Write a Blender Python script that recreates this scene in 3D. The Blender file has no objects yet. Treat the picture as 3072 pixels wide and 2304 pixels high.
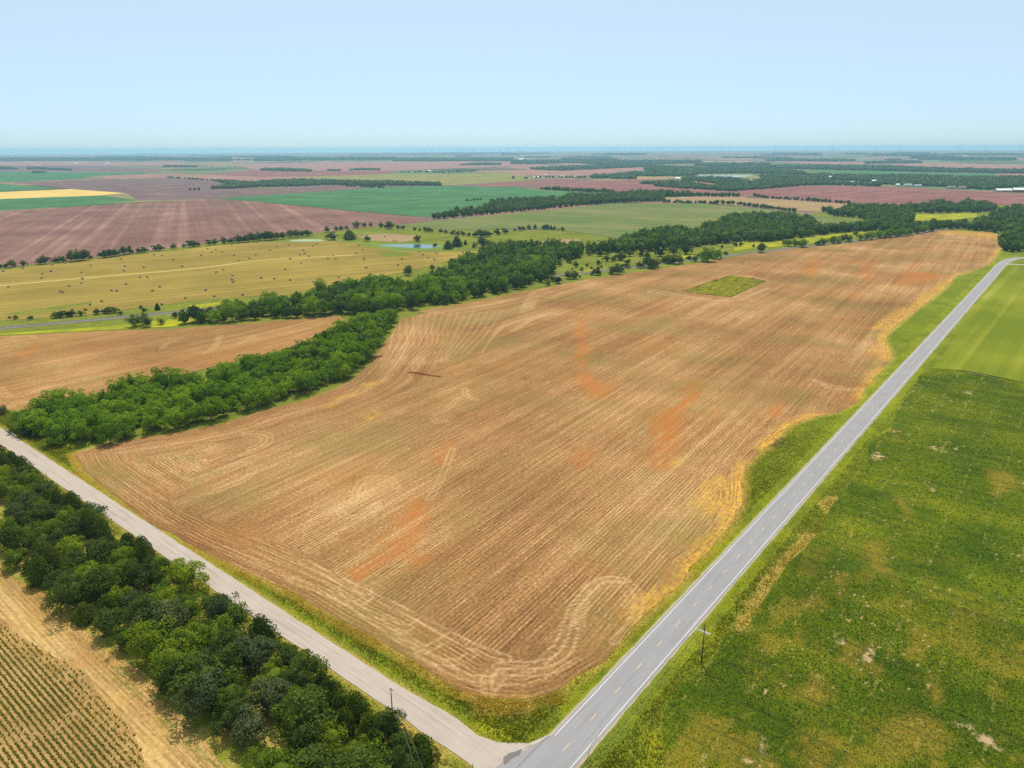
import bpy, bmesh, math, random
import numpy as np
from mathutils import Matrix, Vector

# ------------------------------------------------------------------ camera, sky, sun, exposure
SC = bpy.context.scene
COL = SC.collection
CAM_H = 140.0                      # drone height above the fields
FPX, CX, CY = 2131.0, 1536.0, 1152.0   # focal length and centre in photo pixels (3072 x 2304)
PITCH = math.atan((CY - 445.0) / FPX)
ROLL = math.radians(0.22)
HEAD = math.radians(38.6)          # camera looks this far to the left of the paved road (+Y)
SUN_AZ = math.radians(42.8)        # counter-clockwise from +Y
SUN_EL = math.radians(61.0)

def cam_to_world(r, f, u):
    return Vector((r * math.cos(HEAD) - f * math.sin(HEAD), r * math.sin(HEAD) + f * math.cos(HEAD), u))

def ray(px, py):
    x, y = px - CX, py - CY
    xr = x * math.cos(ROLL) - y * math.sin(ROLL)
    yr = x * math.sin(ROLL) + y * math.cos(ROLL)
    return xr, FPX * math.cos(PITCH) - yr * math.sin(PITCH), -(FPX * math.sin(PITCH) + yr * math.cos(PITCH))

def W(px, py, z=0.0):
    """surveyed ground position (metres) of a photo pixel, at height z"""
    r, f, u = ray(px, py)
    t = (z - CAM_H) / u
    v = cam_to_world(r * t, f * t, 0)
    return (v.x, v.y)

def WP(pts, z=0.0):
    return np.array([W(p[0], p[1], p[2] if len(p) > 2 else z) for p in pts])

cam = bpy.data.cameras.new("camera")
cam.sensor_width = 36.0
cam.lens = FPX / 3072.0 * 36.0
cam.clip_start = 1.0
cam.clip_end = 80000.0
cam_ob = bpy.data.objects.new("camera", cam)
COL.objects.link(cam_ob)
a0 = ray(CX, CY); ax = np.array(ray(CX + 1, CY)) - a0; ay = np.array(ray(CX, CY + 1)) - a0
vx = cam_to_world(*ax).normalized(); vy = -cam_to_world(*ay).normalized(); vz = -cam_to_world(*a0).normalized()
cam_ob.matrix_world = Matrix(((vx.x, vy.x, vz.x, 0), (vx.y, vy.y, vz.y, 0), (vx.z, vy.z, vz.z, CAM_H), (0, 0, 0, 1)))
SC.camera = cam_ob

world = bpy.data.worlds.new("World")
SC.world = world
world.use_nodes = True
wn = world.node_tree
wn.nodes.clear()
sky = wn.nodes.new("ShaderNodeTexSky")
sky.sky_type = 'NISHITA'
sky.sun_disc = False
sky.sun_elevation = SUN_EL
sky.sun_rotation = -SUN_AZ
sky.altitude = 300.0
sky.air_density = 0.4
sky.dust_density = 1.5
sky.ozone_density = 4.0
bg = wn.nodes.new("ShaderNodeBackground")
bg.inputs["Strength"].default_value = 0.10
wo = wn.nodes.new("ShaderNodeOutputWorld")
tint = wn.nodes.new("ShaderNodeMix"); tint.data_type = 'RGBA'; tint.blend_type = 'MULTIPLY'; tint.inputs[0].default_value = 1.0
tint.inputs[7].default_value = (.40, .60, 1.0, 1)
veil = wn.nodes.new("ShaderNodeMix"); veil.data_type = 'RGBA'; veil.blend_type = 'ADD'; veil.inputs[0].default_value = 1.0
veil.inputs[7].default_value = (4.9, 5.9, 4.4, 1)          # even milky veil of a hot summer sky
wn.links.new(sky.outputs[0], tint.inputs[6]); wn.links.new(tint.outputs[2], veil.inputs[6]); wn.links.new(veil.outputs[2], bg.inputs[0])
wn.links.new(bg.outputs[0], wo.inputs[0])

sun = bpy.data.lights.new("sun", 'SUN')
sun.energy = 5.0
sun.angle = math.radians(0.53)
sun.color = (1.0, 0.94, 0.84)
sun_ob = bpy.data.objects.new("sun", sun)
COL.objects.link(sun_ob)
sdir = Vector((-math.sin(SUN_AZ) * math.cos(SUN_EL), math.cos(SUN_AZ) * math.cos(SUN_EL), math.sin(SUN_EL)))
sun_ob.rotation_euler = sdir.to_track_quat('Z', 'Y').to_euler()
sun_ob.location = (0, 0, 400)

SC.view_settings.view_transform = 'Standard'
SC.view_settings.look = 'None'
SC.view_settings.gamma = 1.0
SC.view_settings.exposure = 0.0
SC.cycles.use_denoising = False
SC.cycles.volume_bounces = 0
SC.cycles.max_bounces = 6
SC.cycles.diffuse_bounces = 2
SC.cycles.transparent_max_bounces = 8

RNG = np.random.default_rng(7)

# ------------------------------------------------------------------ numpy helpers
def hash2(ix, iy, seed):
    h = (ix.astype(np.int64) * 374761393 + iy.astype(np.int64) * 668265263 + seed * 1442695041) & 0x7fffffff
    h = ((h ^ (h >> 13)) * 1274126177) & 0x7fffffff
    h = (h ^ (h >> 16)) & 0xffff
    return h / 65535.0

def vnoise(x, y, s, seed=0):
    x = np.asarray(x, float) / s; y = np.asarray(y, float) / s
    ix = np.floor(x); iy = np.floor(y)
    fx = x - ix; fy = y - iy
    fx = fx * fx * (3 - 2 * fx); fy = fy * fy * (3 - 2 * fy)
    a = hash2(ix, iy, seed); b = hash2(ix + 1, iy, seed); c = hash2(ix, iy + 1, seed); d = hash2(ix + 1, iy + 1, seed)
    return (a * (1 - fx) + b * fx) * (1 - fy) + (c * (1 - fx) + d * fx) * fy

def fbm(x, y, s, seed=0, o=3):
    v = 0; w = 0; a = 1.0
    for k in range(o):
        v = v + a * vnoise(x, y, s / 2 ** k, seed + 17 * k); w += a; a *= .55
    return v / w

def sstep(a, b, x):
    t = np.clip((x - a) / (b - a), 0, 1)
    return t * t * (3 - 2 * t)

def inside(px, py, poly):
    px = np.asarray(px); py = np.asarray(py)
    res = np.zeros(px.shape, bool)
    n = len(poly)
    for i in range(n):
        x1, y1 = poly[i]; x2, y2 = poly[(i + 1) % n]
        if y1 == y2:
            continue
        c = ((y1 > py) != (y2 > py)) & (px < (x2 - x1) * (py - y1) / (y2 - y1) + x1)
        res ^= c
    return res

def nearest_on(px, py, line, closed):
    """distance to a polyline, nearest point, signed side, arc length"""
    best = np.full(px.shape, 1e18); bx = np.zeros(px.shape); by = np.zeros(px.shape); arc = np.zeros(px.shape)
    n = len(line); s0 = 0.0
    for i in range(n if closed else n - 1):
        x1, y1 = line[i]; x2, y2 = line[(i + 1) % n]
        dx, dy = x2 - x1, y2 - y1
        L2 = dx * dx + dy * dy
        if L2 < 1e-12:
            continue
        t = np.clip(((px - x1) * dx + (py - y1) * dy) / L2, 0, 1)
        qx = x1 + t * dx; qy = y1 + t * dy
        d = (px - qx) ** 2 + (py - qy) ** 2
        m = d < best
        best = np.where(m, d, best); bx = np.where(m, qx, bx); by = np.where(m, qy, by)
        arc = np.where(m, s0 + t * math.sqrt(L2), arc)
        s0 += math.sqrt(L2)
    return np.sqrt(best), bx, by, arc

def rough(poly, seg, amp, seed=1, closed=True):
    """subdivide a polygon and let its edge wander"""
    out = []
    n = len(poly)
    for i in range(n if closed else n - 1):
        a = np.array(poly[i]); b = np.array(poly[(i + 1) % n])
        L = np.linalg.norm(b - a); k = max(1, int(L / seg))
        nrm = np.array([-(b - a)[1], (b - a)[0]]) / max(L, 1e-6)
        for j in range(k):
            p = a + (b - a) * j / k
            w = (fbm(np.array([p[0]]), np.array([p[1]]), seg * 3, seed)[0] - .5) * 2 * amp
            out.append(p + nrm * w)
    if not closed:
        out.append(np.array(poly[-1]))
    return np.array(out)

def smooth_line(pts, seg):
    """Catmull-Rom resampling of a path"""
    pts = np.array(pts, float); out = []
    n = len(pts)
    for i in range(n - 1):
        p0 = pts[max(i - 1, 0)]; p1 = pts[i]; p2 = pts[i + 1]; p3 = pts[min(i + 2, n - 1)]
        k = max(1, int(np.linalg.norm(p2 - p1) / seg))
        for j in range(k):
            t = j / k
            out.append(.5 * ((2 * p1) + (-p0 + p2) * t + (2 * p0 - 5 * p1 + 4 * p2 - p3) * t * t + (-p0 + 3 * p1 - 3 * p2 + p3) * t ** 3))
    out.append(pts[-1])
    return np.array(out)

def mesh_np(name, V, F, mats, smooth=False, vattr=None, fattr=None, mat_idx=None):
    """V (n,3), F (m,k) all faces of one size"""
    me = bpy.data.meshes.new(name)
    V = np.asarray(V, np.float32); F = np.asarray(F, np.int32)
    m, k = F.shape
    me.vertices.add(len(V)); me.vertices.foreach_set("co", V.ravel())
    me.loops.add(m * k); me.loops.foreach_set("vertex_index", F.ravel())
    me.polygons.add(m)
    me.polygons.foreach_set("loop_start", np.arange(0, m * k, k, dtype=np.int32))
    if smooth:
        me.polygons.foreach_set("use_smooth", np.ones(m, bool))
    if not isinstance(mats, (list, tuple)):
        mats = [mats]
    for mt in mats:
        me.materials.append(mt)
    if mat_idx is not None:
        me.polygons.foreach_set("material_index", np.asarray(mat_idx, np.int32))
    for nm, arr in (vattr or {}).items():
        at = me.attributes.new(nm, 'FLOAT', 'POINT'); at.data.foreach_set("value", np.asarray(arr, np.float32))
    for nm, arr in (fattr or {}).items():
        at = me.attributes.new(nm, 'FLOAT', 'FACE'); at.data.foreach_set("value", np.asarray(arr, np.float32))
    me.update(calc_edges=True)
    return me

class MB:
    """collects polygons for one small mesh"""
    def __init__(s):
        s.v = []; s.f = []
    def add(s, V, F):
        o = len(s.v); s.v += [tuple(p) for p in V]; s.f += [tuple(i + o for i in f) for f in F]
        return s
    def box(s, c, d, rz=0.0):
        cs, sn = math.cos(rz), math.sin(rz); V = []
        for z in (-.5, .5):
            for x, y in ((-.5, -.5), (.5, -.5), (.5, .5), (-.5, .5)):
                X, Y = x * d[0], y * d[1]
                V.append((c[0] + X * cs - Y * sn, c[1] + X * sn + Y * cs, c[2] + z * d[2]))
        return s.add(V, [(0, 3, 2, 1), (4, 5, 6, 7), (0, 1, 5, 4), (1, 2, 6, 5), (2, 3, 7, 6), (3, 0, 4, 7)])
    def tube(s, pts, radii, n=8):
        pts = [Vector(p) for p in pts]
        if not isinstance(radii, (list, tuple)):
            radii = [radii] * len(pts)
        rings = []
        for i, p in enumerate(pts):
            t = (pts[min(i + 1, len(pts) - 1)] - pts[max(i - 1, 0)]).normalized()
            a = t.orthogonal().normalized() if abs(t.z) < .9 else Vector((1, 0, 0))
            a = (a - t * a.dot(t)).normalized(); b = t.cross(a)
            rings.append([p + (a * math.cos(2 * math.pi * k / n) + b * math.sin(2 * math.pi * k / n)) * radii[i] for k in range(n)])
        V = [q for r in rings for q in r]
        F = []
        for i in range(len(pts) - 1):
            for k in range(n):
                F.append((i * n + k, i * n + (k + 1) % n, (i + 1) * n + (k + 1) % n, (i + 1) * n + k))
        F.append(tuple(range(n))[::-1]); F.append(tuple(range((len(pts) - 1) * n, len(pts) * n)))
        return s.add(V, F)
    def mesh(s, name, mat, smooth=False):
        me = bpy.data.meshes.new(name); me.from_pydata(s.v, [], s.f); me.materials.append(mat)
        if smooth:
            me.polygons.foreach_set("use_smooth", [True] * len(me.polygons))
        me.update(); return me

def ob(name, me, parent=None, kind=None, label=None, cat=None, group=None, loc=None):
    o = bpy.data.objects.new(name, me); COL.objects.link(o)
    if parent: o.parent = parent
    if kind: o["kind"] = kind
    if label: o["label"] = label
    if cat: o["category"] = cat
    if group: o["group"] = group
    if loc is not None: o.location = loc
    return o

ONES = "first second third fourth fifth sixth seventh eighth ninth tenth eleventh twelfth thirteenth fourteenth fifteenth sixteenth seventeenth eighteenth nineteenth".split()
TENS = {2: "twent", 3: "thirt", 4: "fort", 5: "fift", 6: "sixt"}
def nth(n):
    if n < 20: return ONES[n - 1]
    return TENS[n // 10] + "ieth" if n % 10 == 0 else TENS[n // 10] + "y-" + ONES[n % 10 - 1]

def thing(name, label, cat, loc=(0, 0, 0), rz=0.0, group=None, scale=None):
    o = ob(name, None, label=label, cat=cat, group=group, loc=loc)
    o.rotation_euler = (0, 0, rz); o.empty_display_size = .3
    if scale: o.scale = scale
    return o

def grid_field(name, poly, blocks, mat, z, attrs=None, zfn=None, kind="structure", parent=None, smooth=False):
    """a sheet of quads inside a polygon, finer where it is near; its rim is snapped to the polygon"""
    Vs = []; Fs = []; off = 0
    poly = np.array(poly)
    for (x0, x1, y0, y1, st) in blocks:
        nx = max(1, int(round((x1 - x0) / st))); ny = max(1, int(round((y1 - y0) / st)))
        sx = (x1 - x0) / nx; sy = (y1 - y0) / ny
        cx = x0 + sx * (np.arange(-1, nx + 1) + .5); cy = y0 + sy * (np.arange(-1, ny + 1) + .5)
        GX, GY = np.meshgrid(cx, cy)
        ins = inside(GX, GY, poly)                       # (ny+2, nx+2)
        keep = ins[1:-1, 1:-1]
        vx_, vy_ = np.meshgrid(x0 + sx * np.arange(nx + 1), y0 + sy * np.arange(ny + 1))
        allin = ins[:-1, :-1] & ins[1:, :-1] & ins[:-1, 1:] & ins[1:, 1:]
        jj, ii = np.nonzero(keep)
        if len(jj) == 0:
            continue
        n1 = nx + 1
        F = np.stack([jj * n1 + ii, jj * n1 + ii + 1, (jj + 1) * n1 + ii + 1, (jj + 1) * n1 + ii], 1)
        used = np.unique(F)
        remap = np.full((ny + 1) * n1, -1); remap[used] = np.arange(len(used))
        X = vx_.ravel()[used].copy(); Y = vy_.ravel()[used].copy()
        b = ~allin.ravel()[used]
        if b.any():
            _, qx, qy, _ = nearest_on(X[b], Y[b], poly, True)
            X[b] = qx; Y[b] = qy
        Vs.append(np.stack([X, Y], 1)); Fs.append(remap[F] + off); off += len(used)
    V2 = np.concatenate(Vs); F = np.concatenate(Fs)
    Z = np.full(len(V2), z)
    if zfn: Z = Z + zfn(V2[:, 0], V2[:, 1])
    me = mesh_np(name, np.column_stack([V2, Z]), F, mat, smooth=smooth, vattr=attrs(V2[:, 0], V2[:, 1]) if attrs else None)
    return ob(name, me, kind=kind, parent=parent)

def flat_field(name, poly, mat, z, kind="structure", parent=None):
    bm = bmesh.new()
    vs = [bm.verts.new((p[0], p[1], z)) for p in poly]
    f = bm.faces.new(vs)
    f.normal_update()
    if f.normal.z < 0: f.normal_flip()
    bmesh.ops.triangulate(bm, faces=[f])
    me = bpy.data.meshes.new(name); bm.to_mesh(me); bm.free(); me.materials.append(mat)
    return ob(name, me, kind=kind, parent=parent)

def strip(line, w0, w1, z):
    """quads between two offsets of a path"""
    L = np.array(line); t = np.gradient(L, axis=0); t /= np.linalg.norm(t, axis=1)[:, None]
    n = np.column_stack([t[:, 1], -t[:, 0]])
    A = L + n * np.asarray(w0).reshape(-1, 1); B = L + n * np.asarray(w1).reshape(-1, 1)
    m = len(L)
    V = np.concatenate([np.column_stack([A, np.full(m, z)]), np.column_stack([B, np.full(m, z)])])
    F = np.array([(i, m + i, m + i + 1, i + 1) for i in range(m - 1)])
    return V, F

# ------------------------------------------------------------------ materials
class NT:
    def __init__(s, name):
        s.m = bpy.data.materials.new(name); s.m.use_nodes = True
        s.t = s.m.node_tree; s.t.nodes.clear()
        s.out = s.t.nodes.new("ShaderNodeOutputMaterial")
        s.pos = s.n("ShaderNodeNewGeometry").outputs["Position"]
    def n(s, t, **kw):
        nd = s.t.nodes.new(t)
        for k, v in kw.items(): setattr(nd, k, v)
        return nd
    def l(s, a, b):
        if isinstance(a, (int, float)): b.default_value = a
        elif isinstance(a, tuple): b.default_value = (a + (1.0,)) if len(a) == 3 and len(b.default_value) == 4 else a
        else: s.t.links.new(a, b)
    def math(s, op, a, b=0.0, clamp=False):
        nd = s.n("ShaderNodeMath", operation=op, use_clamp=clamp); s.l(a, nd.inputs[0]); s.l(b, nd.inputs[1]); return nd.outputs[0]
    def vmul(s, v, sc):
        nd = s.n("ShaderNodeVectorMath", operation='MULTIPLY'); s.l(v, nd.inputs[0]); nd.inputs[1].default_value = sc; return nd.outputs[0]
    def noise(s, v, scale, detail=3.0, rough=.55, dist=0.0):
        nd = s.n("ShaderNodeTexNoise"); s.l(v, nd.inputs["Vector"]); nd.inputs["Scale"].default_value = scale
        nd.inputs["Detail"].default_value = detail; nd.inputs["Roughness"].default_value = rough; nd.inputs["Distortion"].default_value = dist
        return nd.outputs[0]
    def attr(s, name):
        return s.n("ShaderNodeAttribute", attribute_name=name).outputs["Fac"]
    def comb(s, x, y, z=0.0):
        nd = s.n("ShaderNodeCombineXYZ"); s.l(x, nd.inputs[0]); s.l(y, nd.inputs[1]); s.l(z, nd.inputs[2]); return nd.outputs[0]
    def rng(s, v, a, b, c=0.0, d=1.0, smooth=True):
        nd = s.n("ShaderNodeMapRange"); nd.interpolation_type = 'SMOOTHSTEP' if smooth else 'LINEAR'
        s.l(v, nd.inputs[0])
        for i, q in enumerate((a, b, c, d)): nd.inputs[i + 1].default_value = q
        return nd.outputs[0]
    def mix(s, f, a, b, blend='MIX'):
        nd = s.n("ShaderNodeMix", data_type='RGBA', blend_type=blend); s.l(f, nd.inputs[0]); s.l(a, nd.inputs[6]); s.l(b, nd.inputs[7]); return nd.outputs[2]
    def ramp(s, f, stops):
        nd = s.n("ShaderNodeValToRGB"); e = nd.color_ramp.elements
        while len(e) < len(stops): e.new(.5)
        for i, (p, c) in enumerate(stops):
            e[i].position = p; e[i].color = c + (1,)
        s.l(f, nd.inputs[0]); return nd.outputs[0]
    def bump(s, h, strength, dist):
        nd = s.n("ShaderNodeBump"); nd.inputs["Strength"].default_value = strength; nd.inputs["Distance"].default_value = dist
        s.l(h, nd.inputs["Height"]); return nd.outputs[0]
    def diffuse(s, col, normal=None, rough=.95, spec=.15):
        nd = s.n("ShaderNodeBsdfPrincipled"); s.l(col, nd.inputs["Base Color"]); nd.inputs["Roughness"].default_value = rough
        nd.inputs["Specular IOR Level"].default_value = spec
        if normal is not None: s.l(normal, nd.inputs["Normal"])
        s.l(nd.outputs[0], s.out.inputs[0]); return s.m

def plain(name, col, rough=.8, spec=.3, var=.15, scale=2.0, metal=0.0):
    t = NT(name)
    f = t.noise(t.pos, scale, 4)
    c = t.mix(f, tuple(x * (1 - var) for x in col), tuple(min(1, x * (1 + var)) for x in col))
    m = t.diffuse(c, rough=rough, spec=spec)
    t.out.inputs[0].links[0].from_node.inputs["Metallic"].default_value = metal
    return m

def stubble_mat(name, dark, mid, pale, green=.42, tint=(1, 1, 1)):
    """harvested ground: residue rows that follow the drilling lines, patches of soil, weeds, wheel tracks"""
    t = NT(name)
    row = t.attr("row"); al = t.attr("along")
    v = t.comb(row, t.math('MULTIPLY', al, .012))
    v2 = t.comb(row, t.math('MULTIPLY', al, .05))
    bands = t.noise(v, .085, 2.0, .5)
    lines = t.noise(v, .62, 3.0, .6)
    fine = t.noise(v2, 1.9, 2.0, .6)
    big = t.noise(t.pos, .010, 4, .55)
    mid_n = t.noise(t.pos, .055, 4, .6)
    spk = t.noise(t.pos, .8, 5, .8)
    comb_rows = t.math('MULTIPLY', t.math('SINE', t.math('MULTIPLY', row, 2 * math.pi / 1.55)), t.rng(mid_n, .4, .62))
    f = t.math('ADD', t.math('MULTIPLY', t.math('SUBTRACT', bands, .5), .42), .46)
    f = t.math('ADD', f, t.math('MULTIPLY', t.math('SUBTRACT', lines, .5), .72))
    f = t.math('ADD', f, t.math('MULTIPLY', t.math('SUBTRACT', fine, .5), .70))
    f = t.math('ADD', f, t.math('MULTIPLY', t.math('SUBTRACT', spk, .5), 1.5))
    f = t.math('ADD', f, t.math('MULTIPLY', comb_rows, .16))
    f = t.math('ADD', f, t.math('MULTIPLY', t.math('SUBTRACT', big, .5), .9), True)
    c = t.ramp(f, [(0.0, dark), (.30, tuple(.5 * (a + b) for a, b in zip(dark, mid))), (.52, mid), (.75, tuple(.5 * (a + b) for a, b in zip(mid, pale))), (1.0, pale)])
    # reddish and olive drifts
    c = t.mix(t.math('MULTIPLY', t.rng(t.noise(t.pos, .018, 5, .65), .48, .70), .32), c, (.33, .145, .042))
    c = t.mix(t.math('MULTIPLY', t.rng(t.math('ADD', t.noise(t.vmul(t.pos, (1, 1, 1)), .016, 4, .6), t.math('MULTIPLY', t.math('SUBTRACT', fine, .5), .5)), .46, .66), green), c, (.16, .14, .040))
    # red soil showing through, with paler streaks of residue along the rows
    redf = t.math('MULTIPLY', t.attr("red"), t.rng(t.math('ADD', t.math('MULTIPLY', lines, .5), t.math('MULTIPLY', fine, .5)), .36, .64, .90, .10))
    c = t.mix(redf, c, (.37, .120, .026))
    yelf = t.math('MULTIPLY', t.attr("yel"), t.rng(t.math('ADD', t.math('MULTIPLY', t.noise(t.pos, .45, 5, .75), .6), t.math('MULTIPLY', fine, .4)), .38, .66), True)
    c = t.mix(yelf, c, (.60, .345, .040))
    grnf = t.math('MULTIPLY', t.attr("grn"), t.rng(t.noise(t.pos, .30, 4, .75), .46, .62), True)
    c = t.mix(grnf, c, (.13, .16, .035))
    c = t.mix(t.math('MULTIPLY', t.attr("gul"), t.rng(spk, .2, .6, .6, 1.0)), c, (.10, .036, .018))
    trkf = t.math('MULTIPLY', t.attr("trk"), t.rng(spk, .25, .65, .35, 1.0), True)
    c = t.mix(t.math('MULTIPLY', trkf, .9), c, tuple(min(1, x * 1.05) for x in pale))
    return t.diffuse(c, t.bump(f, .6, .12), rough=1.0, spec=.0)

def grass_mat(name, a, b, d, straw=(.42, .29, .085), sc=1.0):
    t = NT(name)
    n1 = t.noise(t.pos, .035 * sc, 4, .6); n2 = t.noise(t.pos, .22 * sc, 4, .65); n3 = t.noise(t.pos, 1.5 * sc, 4, .75)
    f = t.math('ADD', t.math('MULTIPLY', n1, .45), t.math('MULTIPLY', n2, .35)); f = t.math('ADD', f, t.math('MULTIPLY', n3, .35))
    c = t.ramp(f, [(.36, d), (.54, a), (.74, b)])
    c = t.mix(t.math('MULTIPLY', t.attr("yel"), t.rng(n3, .28, .6), True), c, straw)
    c = t.mix(t.math('MULTIPLY', t.attr("drk"), t.rng(n2, .3, .6), True), c, (.075, .058, .025))
    c = t.mix(t.math('MULTIPLY', t.attr("brt"), t.rng(n2, .25, .55), True), c, (.225, .235, .014))
    return t.diffuse(c, t.bump(n3, .8, .25), rough=1.0, spec=.0)

def field_mat(name, cols, rot=0.0, stripe=.25, sc=1.0, patch=.008):
    """a distant field: drifts of colour, faint rows"""
    t = NT(name)
    nd = t.n("ShaderNodeVectorRotate", rotation_type='Z_AXIS'); t.l(t.pos, nd.inputs["Vector"]); nd.inputs["Angle"].default_value = rot
    v = t.vmul(nd.outputs[0], (1, .02, 1))
    v2 = t.vmul(nd.outputs[0], (1, .006, 1))
    n1 = t.noise(t.pos, patch, 4, .6); n2 = t.noise(v, .09 * sc, 3, .6); n3 = t.noise(t.pos, .25, 4, .7); n4 = t.noise(v2, .035 * sc, 1.5, .5)
    f = t.math('ADD', t.math('MULTIPLY', n1, .6), t.math('MULTIPLY', n2, stripe)); f = t.math('ADD', f, t.math('MULTIPLY', n3, .15))
    f = t.math('ADD', f, t.math('MULTIPLY', t.rng(n4, .54, .64), stripe * .35))
    lo = .33 + stripe * .4
    k = len(cols)
    c = t.ramp(f, [(min(1, lo + .34 * i / max(1, k - 1)), q) for i, q in enumerate(cols)])
    return t.diffuse(c, t.bump(n3, .3, .3), rough=1.0, spec=.0)

def leaf_mat(name, dark, mid, bright, attr="lv", use_obj=True, transl=.34):
    t = NT(name)
    lv = t.attr(attr)
    if use_obj:
        rnd = t.n("ShaderNodeObjectInfo").outputs["Random"]
    else:
        rnd = t.attr("tv")
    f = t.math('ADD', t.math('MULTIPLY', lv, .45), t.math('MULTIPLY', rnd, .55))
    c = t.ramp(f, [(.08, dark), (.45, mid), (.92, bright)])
    d = t.n("ShaderNodeBsdfPrincipled"); t.l(c, d.inputs["Base Color"]); d.inputs["Roughness"].default_value = .7; d.inputs["Specular IOR Level"].default_value = .04
    tr = t.n("ShaderNodeBsdfTranslucent"); t.l(t.mix(1.0, c, (1.25, 1.2, .5), 'MULTIPLY'), tr.inputs[0])
    mx = t.n("ShaderNodeMixShader"); mx.inputs[0].default_value = transl
    t.l(d.outputs[0], mx.inputs[1]); t.l(tr.outputs[0], mx.inputs[2]); t.l(mx.outputs[0], t.out.inputs[0])
    return t.m

M_STUB = stubble_mat("wheat_stubble", (.098, .049, .019), (.300, .154, .061), (.585, .390, .200))
M_STUB2 = stubble_mat("wheat_stubble_pale", (.115, .057, .021), (.305, .157, .060), (.55, .355, .165), green=.12)
M_VERGE = grass_mat("verge_grass", (0.1200, 0.1480, 0.0128), (0.2040, 0.2120, 0.0205), (0.0640, 0.0880, 0.0102))
M_PASTURE = grass_mat("pasture_grass", (0.1290, 0.1462, 0.0206), (0.2150, 0.2150, 0.0344), (0.0731, 0.0989, 0.0151), sc=.6)
M_MEADOW = field_mat("mown_hay_meadow", [(0.1988, 0.1455, 0.0330), (0.2813, 0.1988, 0.0478), (0.3492, 0.2425, 0.0660)], rot=.35, stripe=.3, sc=1.2)
M_LAWN = field_mat("cut_green_grass", [(0.1188, 0.1452, 0.0123), (0.1804, 0.1936, 0.0172), (0.2640, 0.2508, 0.0431)], rot=.02, stripe=.28, sc=2.2)
M_MAUVE = field_mat("mauve_stubble_field", [(.150, .080, .066), (.215, .118, .094), (.32, .19, .140)], rot=-1.085, stripe=.30, sc=1.1)
M_PINK = field_mat("pink_soil_field", [(.24, .125, .105), (.31, .165, .135), (.39, .225, .175)], rot=.2, stripe=.15)
M_MAROON = field_mat("dark_red_soil_field", [(.175, .078, .070), (.235, .105, .092), (.30, .15, .125)], rot=.1, stripe=.2)
M_PURPLE = field_mat("purple_brown_field", [(.135, .085, .080), (.175, .112, .102), (.22, .15, .125)], rot=.3, stripe=.2)
M_TEAL = field_mat("deep_green_crop_field", [(.050, .120, .050), (.070, .160, .064), (.10, .195, .080)], rot=1.35, stripe=.4, sc=.6)
M_GTAN = field_mat("greening_stubble_field", [(.10, .135, .038), (.17, .165, .06), (.29, .19, .095)], rot=1.3, stripe=.25, patch=.0045)
M_TAN = field_mat("tan_stubble_field", [(.25, .17, .085), (.31, .205, .105), (.37, .25, .13)], rot=1.3, stripe=.25)
M_GOLD = field_mat("golden_grain_field", [(.50, .34, .10), (.60, .42, .14), (.64, .46, .18)], rot=1.3, stripe=.2)
M_DRYG = field_mat("dry_grass_field", [(.16, .16, .05), (.24, .21, .075), (.31, .25, .10)], rot=1.2, stripe=.2)
M_YELW = field_mat("yellow_flowering_weeds", [(.20, .21, .02), (.34, .31, .015), (.46, .38, .02)], rot=.4, stripe=.15, patch=.03)

# patchwork beyond the surveyed fields: half-mile parcels, each with one crop
t = NT("far_farmland")
nd = t.n("ShaderNodeSeparateXYZ"); t.l(t.pos, nd.inputs[0])
wob = t.math('MULTIPLY', t.noise(t.pos, .0011, 2), 260.0)
ix = t.math('FLOOR', t.math('DIVIDE', t.math('ADD', nd.outputs[0], wob), 820.0)); iy = t.math('FLOOR', t.math('DIVIDE', t.math('SUBTRACT', nd.outputs[1], wob), 560.0))
wnz = t.n("ShaderNodeTexWhiteNoise", noise_dimensions='2D'); t.l(t.comb(ix, iy), wnz.inputs["Vector"])
par = t.ramp(wnz.outputs["Value"], [(0, (.27, .135, .10)), (.2, (.155, .10, .09)), (.36, (.085, .15, .055)), (.5, (.21, .17, .07)), (.62, (.33, .18, .125)), (.78, (.11, .14, .05)), (.9, (.20, .12, .10))])
par.node.color_ramp.interpolation = 'CONSTANT'
par = t.mix(t.math('MULTIPLY', t.noise(t.pos, .006, 4, .6), .5), par, (.18, .15, .075))
wood = t.rng(t.noise(t.vmul(t.pos, (1, 1, 1)), .0016, 5, .62), .53, .57)
par = t.mix(t.math('MULTIPLY', wood, .85), par, (.035, .06, .018))
M_GROUND = t.diffuse(par, rough=1.0, spec=.02)

t = NT("weathered_asphalt")
nd = t.n("ShaderNodeSeparateXYZ"); t.l(t.pos, nd.inputs[0])
n1 = t.noise(t.vmul(t.pos, (1.2, .05, 1)), 1.0, 3); n2 = t.noise(t.pos, 3.0, 4, .8); n3 = t.noise(t.pos, .08, 3)
c = t.ramp(t.math('ADD', t.math('MULTIPLY', n1, .5), t.math('ADD', t.math('MULTIPLY', n2, .3), t.math('MULTIPLY', n3, .25))), [(.3, (.195, .182, .190)), (.55, (.248, .233, .243)), (.8, (.30, .283, .294))])
lane = t.math('ABSOLUTE', t.math('SUBTRACT', t.math('ABSOLUTE', t.math('ADD', nd.outputs[0], 75.8)), 1.9))   # oil and rubber between and in the wheel paths
c = t.mix(t.math('MULTIPLY', t.rng(t.math('ABSOLUTE', t.math('SUBTRACT', lane, .75)), .0, .45, .22, 0.0), t.rng(n3, .3, .7)), c, (.20, .19, .19))
M_ROAD = t.diffuse(c, t.bump(n2, .2, .01), rough=.9, spec=.2)

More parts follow.
